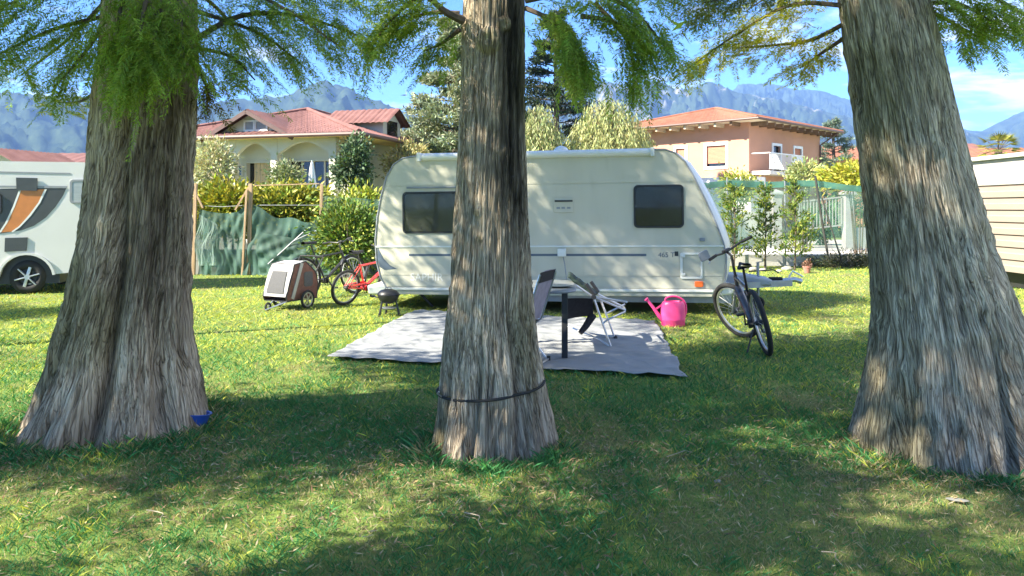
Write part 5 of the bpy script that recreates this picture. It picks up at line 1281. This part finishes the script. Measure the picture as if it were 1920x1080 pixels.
# ================================================================ BIKE TRAILER
def trailer():
    o = gp(548, 577); t = thing('bicycle_trailer', 'grey and brown fabric bicycle trailer with mesh front', 'trailer', o, (0, 0, R(-118))); t.scale = (.94, .94, .94)
    # local +x is the front, width along y
    PG = M('pale_grey_fabric', (.36, .35, .34), .8, .08, 10, bump=.2, bscale=120); MESH = M('dark_mesh', (.075, .075, .08), .8, .2, 60)
    w = .27; pr = [(-.32, .17), (.40, .17), (.42, .24), (.22, .78), (-.05, .82), (-.30, .62), (-.36, .40)]
    for y in (-w, w - .012):
        MB().prism(pr, y, y + .012).build('side_panel', BROWNF, t)
        e = MB(); e.tube([(p[0], y + .006, p[1]) for p in pr] + [(pr[0][0], y + .006, pr[0][1])], .014, 6); e.build('edge_piping', DARK, t)
        s = MB(); s.bar((.05, y + (-.006 if y < 0 else .018), .80), (.28, y + (-.006 if y < 0 else .018), .20), .012, .07); s.build('reflective_band', PG, t, smooth=False)
        MB().prism(roundrect(-.22, .0, .38, .64, .05), y - .004 if y < 0 else y + .013, y if y < 0 else y + .017).build('side_window', MESH, t)
    def front(u, v): a = Vector((.42, 0, .24)); b = Vector((.22, 0, .78)); p = a.lerp(b, v); return (p.x + .02 * math.sin(3.14 * v) + .004, -w + 2 * w * u, p.z)
    MB().sheet(front, 10, 10).build('front_panel', PG, t)
    MB().sheet(lambda u, v: Vector(front(.14 + .72 * u * (1 - .15 * v) + .05 * v, .1 + .68 * v)) + Vector((.012, 0, .004)), 10, 10).build('front_mesh', MESH, t)
    MB().sheet(lambda u, v: (.22 - .27 * v, -w + 2 * w * u, .78 + .04 * v + .012 * math.sin(3.14 * u)), 8, 6).build('top_panel', PG, t)
    MB().sheet(lambda u, v: (-.05 - .31 * v, -w + 2 * w * u, .82 - .42 * v ** 1.3), 8, 8).build('rear_panel', BROWNF, t)
    MB().box(-.34, .40, -w, w, .155, .169).build('floor', DARK, t, smooth=False)
    hb = MB(); hb.tube([(-.28, -w, .60), (-.50, -w, .88), (-.50, w, .88), (-.28, w, .60)], .014, 8); hb.build('push_bar', DARK, t)
    for x, y, rr in ((-.02, -w - .07, .165), (-.02, w + .07, .165)):
        wl = MB().torus(rr - .022, .022, 30, 8, Matrix.Translation((x, y, rr))).build('wheel', RUBBER, t)
        MB().torus(rr - .05, .012, 30, 6, Matrix.Translation((x, y, rr))).build('rim', ALU, wl)
        for i in range(6):
            a = R(60 * i + 10); MB().bar((x, y, rr), (x + (rr - .055) * math.cos(a), y, rr + (rr - .055) * math.sin(a)), .022, .02).build('rim_spoke', ALU, wl, smooth=False)
    ar = MB(); ar.tube([(.38, w * .9, .16), (.62, w * .7, .10), (.74, w * .4, .05)], .014, 8); ar.build('tow_arm', ALU, t)
    lw = MB().torus(.055, .02, 20, 6, Matrix.Translation((.52, -.05, .075))).build('front_wheel', RUBBER, t)
    MB().tube([(.40, -.05, .165), (.52, -.05, .075)], .012, 6).build('front_fork', ALU, lw)
    MB().lathe([(.02, 0), (.02, .03), (.012, .04)], 10, Matrix.Translation((-.5, w, .88))).build('grip_end', RUBBER, t)
trailer()

# ================================================================ SMALL GRILL
def grill():
    o = gp(728, 592); t = thing('kettle_grill', 'small black charcoal grill on three legs by the caravan tail', 'grill', o, (0, 0, R(20)))
    MB().lathe([(.001, .19), (.07, .195), (.13, .23), (.16, .29), (.165, .32), (.16, .322), (.15, .29)], 26).build('bowl', DARK, t)
    MB().lathe([(.168, .324), (.165, .345), (.13, .385), (.07, .405), (.001, .41)], 26).build('lid', DARK, t)
    MB().tube([(-.05, 0, .40), (-.04, 0, .435), (.04, 0, .435), (.05, 0, .40)], .008, 6).build('lid_handle', STEEL, t)
    for a in (90, 210, 330):
        c, s = math.cos(R(a)), math.sin(R(a)); MB().tube([(.12 * c, .12 * s, .24), (.18 * c, .18 * s, .0)], [.014, .02], 8).build('leg', DARK, t)
    MB().lathe([(.10, .10), (.13, .12), (.13, .125)], 20).build('ash_tray', STEEL, t)
    MB().tube([(-.16, 0, .29), (-.20, -.03, .29), (-.20, .03, .29), (-.16, .02, .29)], .007, 6).build('side_handle', STEEL, t)
grill()

# ================================================================ MAT, TABLE, CHAIRS, WATERING CAN
MATC = M('woven_groundsheet', (.265, .275, .28), .75, .12, 3, bump=.25, bscale=90, dirt=((.32, .33, .335), .58, 2.2))
mc = [gp(612, 676), gp(1284, 712), gp(1229, 606), gp(776, 586)]
def in_mat(x, y, grow=0.0):
    ins = np.ones_like(x, bool); c = sum((Vector(p) for p in mc), Vector()) / 4
    for i in range(4):
        a = mc[i]; b = mc[(i + 1) % 4]; nx, ny = (b.y - a.y), -(b.x - a.x); l = math.hypot(nx, ny); nx /= l; ny /= l
        if (c.x - a.x) * nx + (c.y - a.y) * ny < 0: nx, ny = -nx, -ny
        ins &= ((x - a.x) * nx + (y - a.y) * ny) > -grow
    return ins
def mat_sheet():
    nu, nv = 170, 150; U, V = np.meshgrid(np.linspace(0, 1, nu + 1), np.linspace(0, 1, nv + 1), indexing='ij')
    p = [np.array(tuple(q)) for q in mc]
    B = p[0] * ((1 - U) * (1 - V))[..., None] + p[1] * (U * (1 - V))[..., None] + p[2] * (U * V)[..., None] + p[3] * ((1 - U) * V)[..., None]
    w1 = vnoise(U * .5 + V * .35, V * 9 - U * 7 + 20, 18, 5); w2 = vnoise(U * .5, V * 22 + U * 13, 36, 6); w3 = vnoise(U * .7 - V * .2, V * 34 + 9, 60, 7)
    cre = (1 - np.abs(2 * w1 - 1)) ** 3 * .012 + (1 - np.abs(2 * w2 - 1)) ** 4 * .009 + w3 * .003
    ed = np.minimum(np.minimum(U, 1 - U) * 4, np.minimum(V, 1 - V) * 4); cre += .015 * np.exp(-(ed / .10) ** 2) * w2
    B[..., 2] = .030 + cre
    B[..., 0] += (w3 - .5) * .03; B[..., 1] += (vnoise(U, V * 3, 24, 8) - .5) * .05 * np.exp(-(np.minimum(V, 1 - V) / .05) ** 2)
    B[..., 0] += (vnoise(V * .5, U * 2 + 3, 24, 9) - .5) * .05 * np.exp(-(np.minimum(U, 1 - U) / .05) ** 2)
    i, j = np.meshgrid(np.arange(nu), np.arange(nv), indexing='ij'); a = (i * (nv + 1) + j).ravel()
    o = raw_mesh('ground_mat', B.reshape(-1, 3), np.stack([a, a + nv + 1, a + nv + 2, a + 1], -1), MATC, smooth=True)
    md = o.modifiers.new('thick', 'SOLIDIFY'); md.thickness = .006
    tag(o, 'wrinkled grey-blue groundsheet spread in front of the caravan', 'mat')
mat_sheet()
MZ = .042
def table():
    o = Vector((.43, 8.75, MZ)); t = thing('camping_table', 'small grey camping table with rounded top and black legs on the mat', 'table', o, (0, 0, R(-4)))
    TT = M('grey_table_top', (.17, .185, .18), .5, .12, 5)
    top = MB()
    pts = [(p[0], p[1]) for p in roundrect(-.30, .28, -.62, .62, .24, 8)]
    top.add([(x, y, .70) for x, y in pts] + [(x, y, .735) for x, y in pts], [tuple(reversed(range(len(pts)))), tuple(range(len(pts), 2 * len(pts)))] + [(i, (i + 1) % len(pts), len(pts) + (i + 1) % len(pts), len(pts) + i) for i in range(len(pts))])
    top.build('table_top', TT, t, bevel=.006)
    ed = MB(); ed.tube([(x * 1.005, y * 1.003, .716) for x, y in pts + pts[:1]], .014, 6, False); ed.build('edge_rim', GREY, t)
    for x, y in ((.17, -.46), (.17, .42), (-.22, -.46), (-.22, .42)):
        MB().prism(roundrect(x - .033, x + .033, .0, .699, .01), y - .033, y + .033).build('leg', DARK, t, bevel=.008)
    fr = MB(); fr.bar((.17, -.42, .66), (.17, .38, .66), .03, .05); fr.bar((-.22, -.42, .66), (-.22, .38, .66), .03, .05); fr.build('apron', DARK, t, smooth=False)
    p = MB().lathe([(.001, 0), (.07, 0), (.095, .008), (.12, .02), (.115, .022), (.09, .012), (.001, .006)], 28, Matrix.Diagonal((1.3, 1, 1, 1))).build('serving_plate', M('grey_green_plate', (.10, .12, .11), .4), smooth=True)
    p.location = o + Vector((.08, -.30, .737)); tag(p, 'dark oval plate lying on the camping table', 'plate')
table()
def chair_near():
    o = Vector((.03, 7.95, MZ)); t = thing('folding_chair', 'folding camp chair with black and mauve fabric half hidden by the trunk', 'chair', o, (0, 0, R(160)))
    FB = M('mauve_grey_fabric', (.36, .31, .36), .85, .15, 12, bump=.2, bscale=150)
    # seat faces +x
    fr = MB()
    for y in (-.27, .27):
        fr.tube([(-.28, y, .0), (.24, y, .60)], .012, 8); fr.tube([(.30, y, .0), (-.20, y, .45), (-.36, y, .95)], .012, 8); fr.tube([(-.22, y, .62), (.26, y, .60)], .014, 8)
    fr.tube([(-.28, -.27, .02), (-.28, .27, .02)], .011, 8); fr.tube([(.30, -.27, .02), (.30, .27, .02)], .011, 8)
    fr.build('frame', ALU, t)
    MB().sheet(lambda u, v: (-.19 - .17 * v, -.26 + .52 * u, .44 + .52 * v - .0 + .02 * math.sin(3.14 * u)), 12, 12).build('backrest', FB, t)
    MB().sheet(lambda u, v: (-.345 - .03 * v + .012, -.265 + .53 * u, .86 + .11 * v), 12, 4).build('head_pad', BLACKCLOTH, t)
    MB().sheet(lambda u, v: (-.20 + .44 * v, -.26 + .52 * u, .43 - .05 * math.sin(3.14 * u) * math.sin(3.14 * v)), 12, 12).build('seat', BLACKCLOTH, t)
    MB().sheet(lambda u, v: (.12 + .03 * math.sin(9 * u) - .08 * (1 - v), -.14 + .26 * u, .17 + .22 * v), 12, 6).build('side_pocket', BLACKCLOTH, t)
    for y in (-.27, .27):
        MB().box(-.20, .22, y - .022, y + .022, .612, .632).build('armrest', DARK, t, bevel=.006)
        for x in (-.28, .30): MB().lathe([(.02, -.004), (.02, .05)], 8, Matrix.Translation((x, y, 0))).build('foot_cap', DARK, t)
chair_near()
def chair_far():
    o = Vector((1.15, 9.25, MZ)); t = thing('reclining_chair', 'folded-back reclining camp chair with dark green padding and aluminium tubes', 'chair', o)
    def q(px, py, Y): return at(px, py, Y) - o
    N, Fr = 8.95, 9.55
    fr = MB()
    fr.tube([q(1147, 655, N), q(1113, 558, N)], .0125, 8); fr.tube([q(1080, 535, N), q(1112, 556, N), q(1172, 581, N)], .0125, 8); fr.tube([q(1112, 556, N), q(1174, 566, N)], .0125, 8); fr.tube([q(1173, 584, N), q(1138, 600, N), q(1131, 606, N)], .011, 8)
    fr.tube([q(1153, 634, Fr), q(1124, 556, Fr)], .0125, 8); fr.tube([q(1090, 528, Fr), q(1124, 553, Fr), q(1170, 576, Fr)], .0125, 8); fr.tube([q(1172, 570, Fr), q(1137, 588, Fr)], .011, 8)
    fr.tube([q(1172, 581, N), q(1170, 576, Fr)], .0125, 8); fr.tube([q(1174, 566, N), q(1175, 566, Fr)], .0125, 8)
    fr.tube([q(1147, 652, N), q(1122, 635, 9.15), q(1065, 612, 9.5)], .010, 8); fr.tube([q(1153, 632, Fr), q(1098, 624, 9.6), q(1066, 612, 9.7)], .010, 8)
    fr.build('frame', ALU, t)
    GP = M('dark_green_padding', (.016, .035, .028), .8, .3, 20, bump=.3, bscale=120)
    def pad(u, v):
        a = q(1066, 518, N + .05).lerp(q(1066, 514, Fr - .05), v); b = q(1112, 556, N + .05).lerp(q(1120, 552, Fr - .05), v); p = a.lerp(b, u); return p + Vector((0, 0, .02 * math.sin(3.14 * v) + .012 * abs(math.sin(12.5 * u))))
    bk = MB().sheet(pad, 20, 10).build('backrest', GP, t); md = bk.modifiers.new('thick', 'SOLIDIFY'); md.thickness = .045; md.offset = 0
    MB().sheet(lambda u, v: q(1056 + 56 * u, 560 + 40 * v - 8 * u * v, N + .1 + .5 * (u * .4 + .3 * v)) + Vector((0, .06 * math.sin(3 * u), 0)), 12, 10).build('seat', BLACKCLOTH, t)
    MB().tube([q(1112, 590, 9.25), q(1098, 612, 9.2), q(1088, 624, 9.15)], [.05, .04, .03], 10).build('footrest', BLACKCLOTH, t)
    MB().tube([q(1099, 532, N), q(1114, 552, N)], .022, 8).build('armrest', DARK, t); MB().tube([q(1108, 528, Fr), q(1122, 548, Fr)], .022, 8).build('armrest', DARK, t)
    for p in (q(1148, 657, N), q(1154, 636, Fr)): MB().lathe([(.024, -.025), (.026, .03), (.015, .045)], 10, Matrix.Translation(p)).build('foot_cap', DARK, t)
    MB().lathe([(.03, -.02), (.03, .02)], 10, Matrix.Translation(q(1113, 557, N - .02)) @ Matrix.Rotation(R(90), 4, 'X')).build('hinge', DARK, t)
chair_far()
def can():
    o = gp(1262, 611); t = thing('watering_can', 'bright pink plastic watering can standing at the edge of the mat', 'watering can', o + Vector((0, 0, .0)), (0, 0, R(2)))
    MB().lathe([(.001, 0), (.155, 0), (.165, .01), (.168, .08), (.172, .085), (.170, .10), (.172, .22), (.165, .30), (.150, .33), (.135, .345), (.125, .345), (.12, .33), (.001, .325)], 32, Matrix.Diagonal((1, .72, 1, 1))).build('body', PINK, t)
    MB().tube([(-.13, 0, .07), (-.20, 0, .14), (-.28, 0, .26), (-.355, 0, .355)], [.035, .028, .022, .019], 12).build('spout', PINK, t)
    MB().lathe([(.019, 0), (.03, .025), (.032, .035), (.001, .04)], 14, Matrix.Translation((-.355, 0, .355)) @ Matrix.Rotation(R(-48), 4, 'Y')).build('rose', PINK, t)
    MB().tube(bez([(-.11, 0, .33), (-.10, 0, .385), (-.02, 0, .415), (.08, 0, .40), (.16, 0, .34), (.185, 0, .22), (.155, 0, .10)], 26), .014, 10).build('handle', PINK, t)
    MB().bar((-.14, 0, .31), (-.25, 0, .23), .012, .02).build('spout_brace', PINK, t, smooth=False)
can()

# ================================================================ SMALL THINGS
def strap():
    z, XC, RR = profM; pts = []
    for i in range(72):
        a = 2 * math.pi * i / 72; zz = .415 + .035 * math.sin(a) * 1.0 + .03 * (1 - math.cos(a)) * .6
        x = float(np.interp(zz, z, XC)); r = float(np.interp(zz, z, RR)) + .012
        r *= 1 - .05 * math.exp(-((a - .5) / .2) ** 2)
        pts.append(Vector((x + r * math.sin(a), 5.28 - r * math.cos(a) * .92, zz)))
    t = thing('rubber_strap', 'black rubber strap tied round the foot of the middle trunk', 'strap', (0, 0, 0))
    b = MB(); b.tube(pts + pts[:1], .0095, 8, False); b.build('band', RUBBER, t)
    MB().tube([pts[60], pts[60] + Vector((-.03, -.03, .03)), pts[61] + Vector((-.035, -.03, .05))], .006, 6).build('hook', STEEL, t)
strap()
b = MB().lathe([(.001, .004), (.07, .0), (.085, .02), (.105, .09), (.118, .10), (.116, .105), (.10, .10), (.08, .03), (.001, .02)], 28).build('bowl', BLUE); b.location = gp(364, 803) + Vector((0, 0, .012)); b.rotation_euler = (R(-5), R(4), 0)
tag(b, 'blue plastic bowl at the foot of the broad trunk', 'bowl')
t = thing('flower_pot', 'pinkish flower pot with a withered plant under the young laurels', 'flower pot', gp(1513, 512)); t.scale = (.65, .65, .65)
MB().lathe([(.11, 0), (.15, .22), (.165, .22), (.165, .27), (.15, .27), (.14, .22), (.001, .21)], 20).build('pot', M('terracotta', (.45, .18, .14), .8, .15)).parent = t
P = clump_cloud(260, (0, 0, .36), (.14, .14, .12), 10, .05); simple_leaves('foliage', P, t, (.22, .12, .08), .07, .025)
def parasol():
    p = at(585, HY, 24.3); t = thing('closed_parasol', 'closed white parasol on the cream house terrace', 'parasol', (p.x, 24.3, 0))
    MB().tube([(0, 0, 0), (0, 0, 3.15)], .025, 8).build('pole', TRIM, t)
    c = MB(); c.sheet(lambda u, v: ((.03 + .17 * (1 - v) ** .8) * (1 + .18 * math.sin(u * 6.283 * 8)) * math.cos(u * 6.283), (.03 + .17 * (1 - v) ** .8) * (1 + .18 * math.sin(u * 6.283 * 8)) * math.sin(u * 6.283), 1.5 + 1.6 * v), 48, 10); c.build('canopy', WHITE, t)
    MB().lathe([(.28, 0), (.28, .08), (.05, .12)], 16).build('base', CONC, t)
parasol()
def car():
    p = at(372, HY, 25); t = thing('parked_car', 'blue and white car glimpsed behind the net beside the broad trunk', 'car', (p.x - 1.6, 22.2, 0), (0, 0, R(4)))
    CB = M('blue_car_paint', (.08, .16, .34), .3, .1, coat=.5)
    pr = [(-2, .3), (2, .3), (2.05, .7), (1.7, .9), (1.1, .98), (.6, 1.42), (-1.0, 1.45), (-1.75, 1.0), (-2.05, .9)]
    MB().prism(pr, 0, 1.65).build('body', CB, t, bevel=.06)
    MB().prism([(-.95, 1.0), (.95, 1.0), (.55, 1.36), (-.85, 1.38)], -.012, -.002).build('window', GLASSD, t, smooth=False)
    MB().prism([(-2, .3), (2, .3), (2, .45), (-2, .45)], -.012, -.001).build('sill', WHITE, t, smooth=False)
    for x in (-1.25, 1.25):
        for y in (.08, 1.57):
            w = MB().torus(.2, .1, 24, 8, Matrix.Translation((x, y, .3))).build('wheel', RUBBER, t); MB().lathe([(.18, -.05), (.18, .05)], 18, Matrix.Translation((x, y, .3)) @ Matrix.Rotation(R(90), 4, 'X')).build('rim', ALU, w)
    for y in (.25, 1.4): MB().box(2.0, 2.06, y - .15, y + .15, .62, .75).build('headlight', WHITE, t, bevel=.02)
car()
TW = M('dry_twig', (.40, .33, .24), .9, .2)
for lab, a, b in (('pale dry twig on the grass in front of the camera', (275, 970), (305, 1000)), ('dry bent stalk lying on the grass under the strap trunk', (870, 975), (905, 1005)), ('long pale straw between the trunks', (1250, 868), (1298, 858)), ('dry straw at the lower right of the lawn', (1540, 1050), (1580, 1075))):
    p = gp(*a); q = gp(*b); m = (p + q) / 2 + Vector((.03, .02, 0))
    bz_ = bez([p + Vector((0, 0, .04)), m + Vector((0, .01, .05)), (m + q) / 2 + Vector((-.015, .01, .048)), q + Vector((0, 0, .035))], 9); o = MB().tube(bz_, [.0028 - .0002 * k_ for k_ in range(10)], 6).build('twig', TW); tag(o, lab, 'twig')
WS = M('white_stone', (.21, .21, .19), .8, .3, 12)
for lab, px, py, s in (('flat white stone sunk in the grass near the leaning trunk', 1795, 944, .032), ('small flat white stone in the grass right of the middle trunk', 1345, 908, .022)):
    p = gp(px, py); o = MB().lathe([(.001, 0), (s, .0), (s * 1.1, s * .2), (s * .7, s * .4), (.001, s * .45)], 14, Matrix.Diagonal((1.7, .8, .6, 1))).build('flat_stone', WS); o.location = (p.x, p.y, .018); o.rotation_euler = (0, .08, p.x); tag(o, lab, 'stone')

# ================================================================ GRASS
def grass():
    zones = [(2.0, 4.5, 6000, .0030, .85), (4.5, 6.5, 4200, .0038, .9), (6.5, 9.5, 1500, .0065, .95), (9.5, 14, 620, .010, .9), (14, 22, 230, .016, .9)]
    X = []; Y = []; Wd = []; Hs = []
    for y0, y1, dn, w, hs in zones:
        hw = lambda y: .70 * y + .9
        area = (hw(y0) + hw(y1)) * (y1 - y0); n = int(area * dn)
        y = y0 + (y1 - y0) * rng.random(n); x = (rng.random(n) * 2 - 1) * (.70 * y + .9)
        X.append(x); Y.append(y); Wd.append(np.full(n, w)); Hs.append(np.full(n, hs))
    # long tufts round the trunk feet
    tuft = []
    for prof, ty, n in ((profL, 5.80, 5200), (profM, 5.28, 3600), (profR, 5.26, 4200)):
        r0 = float(np.interp(.0, prof[0], prof[2])); x0 = float(np.interp(.0, prof[0], prof[1])); a = rng.random(n) * 6.283; kk = vnoise(a / 6.283, np.zeros(n) + .5, 17, 90); a = a[kk > .42]; n = len(a); r = r0 * (1.0 + np.abs(rng.normal(0, .22, n)))
        X.append(x0 + r * np.sin(a)); Y.append(ty - r * .92 * np.cos(a)); Wd.append(np.full(n, .0042)); Hs.append(np.full(n, 1.0)); tuft.append((x0, ty, r0))
    X = np.concatenate(X); Y = np.concatenate(Y); Wd = np.concatenate(Wd); Hs = np.concatenate(Hs)
    keep = ~in_mat(X, Y, -.05)
    ca, sa = math.cos(cA), math.sin(cA); lx = (X - cO.x) * ca + (Y - cO.y) * sa; ly = -(X - cO.x) * sa + (Y - cO.y) * ca
    keep &= ~((lx > .5) & (lx < 5.2) & (ly > .35) & (ly < 2.1))
    near = np.full(len(X), 9.0)
    for x0, ty, r0 in tuft:
        d = np.sqrt((X - x0) ** 2 + ((Y - ty) / .92) ** 2) / r0; keep &= d > .94; near = np.minimum(near, d)
    X, Y, Wd, Hs, near = X[keep], Y[keep], Wd[keep], Hs[keep], near[keep]; n = len(X)
    s = lambda f, sd: vnoise(X * .013 * f + .31, Y * .9 * f + 40, max(4, int(70 * f)), sd)       # slow patch noise
    pat = .6 * s(1.0, 71) + .4 * s(3.1, 72); fine = s(9, 73)
    dry = np.clip((pat - .56) * 4.2 + (fine - .5) * 1.2 + .75 * np.exp(-((X - 1.9) / 1.0) ** 2 - ((Y - 4.0) / .6) ** 2) + .5 * np.exp(-((X + .75) / .5) ** 2 - ((Y - 4.1) / .35) ** 2), 0, 1)
    H = (.026 + .030 * rng.random(n) ** 1.5) * (.7 + .7 * s(4, 74)) * Hs * (1 - .35 * dry)
    lf = np.clip(1.45 - near, 0, .5) / .5; H = H * (1 + 1.3 * lf * rng.random(n)); dry = np.maximum(dry * (1 - lf), np.clip(1.5 - near, 0, .5) * 1.3 * (s(6, 78) > .5))
    az = rng.random(n) * 6.283; ln = np.abs(rng.normal(.7, .5, n)) * (1 + .6 * np.clip((Y - 6) / 6, 0, 1))
    P = np.stack([X, Y, np.full(n, -.004)], -1)
    sd = np.stack([np.cos(az), np.sin(az), np.zeros(n)], -1); la = rng.random(n) * 6.283
    tip = P + np.stack([np.cos(la) * ln * H, np.sin(la) * ln * H, H], -1)
    mid = P + (tip - P) * .5 + np.stack([np.zeros(n), np.zeros(n), H * .14], -1)
    V = np.empty((n, 4, 3)); w = Wd[:, None] * (.7 + .6 * rng.random((n, 1)))
    V[:, 0] = P - sd * w * .5; V[:, 1] = P + sd * w * .5; V[:, 2] = mid + sd * w * .42; V[:, 3] = tip
    gr = np.array([.062, .215, .074]); yl = np.array([.47, .50, .085]); st = np.array([.36, .31, .17])
    k = rng.random(n)
    far = np.clip((Y - 6.5) / 5, 0, 1)
    yf = np.clip(.02 + .70 * far + .5 * (s(2.2, 75) - .4), 0, .88)  # yellower, paler blades far off: that lawn's sunlight is put into their colour
    C = np.where((k < yf)[:, None], yl, gr) * np.exp(rng.normal(0, .24, (n, 1)))
    isd = rng.random(n) < np.clip(dry * .7 + .04, 0, .8)
    C[isd] = st * np.exp(rng.normal(0, .25, (isd.sum(), 1)))
    o = raw_mesh('grass', V.reshape(-1, 3), np.arange(n * 4).reshape(n, 4)[:, [0, 1, 2, 3]], BLADE, None, np.repeat(np.clip(C, .004, .8), 4, axis=0))
    o['kind'] = 'stuff'; o['label'] = 'short mown lawn grass with dry straw patches'; o['category'] = 'grass'
grass()
def litter():
    """fallen brown needles and leaf bits under the trees"""
    n = 9000; k = rng.integers(0, 3, n); cx = np.array([-2.7, -.14, 2.9])[k]; a = rng.random(n) * 6.283; r = .45 + np.abs(rng.normal(0, 1.3, n))
    P = np.stack([cx + r * np.cos(a), 5.0 + r * np.sin(a) * .8, .012 + .03 * rng.random(n)], -1); P = P[(P[:, 1] > 2.9) & ~in_mat(P[:, 0], P[:, 1], .0)]; n = len(P)
    D = rdir(n, .25); S = unit(np.cross(D, np.array([0, 0, 1.0]) + rng.normal(size=(n, 3)) * .2))
    o = leaves('needle_litter', P, D, S, .03 + .035 * rng.random(n), .006 + .006 * rng.random(n), tints(n, (.23, .15, .08), .35, .1, (.36, .30, .18), .35), LEAF_DENSE)
    o['kind'] = 'stuff'; o['label'] = 'fallen brown needles scattered under the trees'; o['category'] = 'litter'
litter()
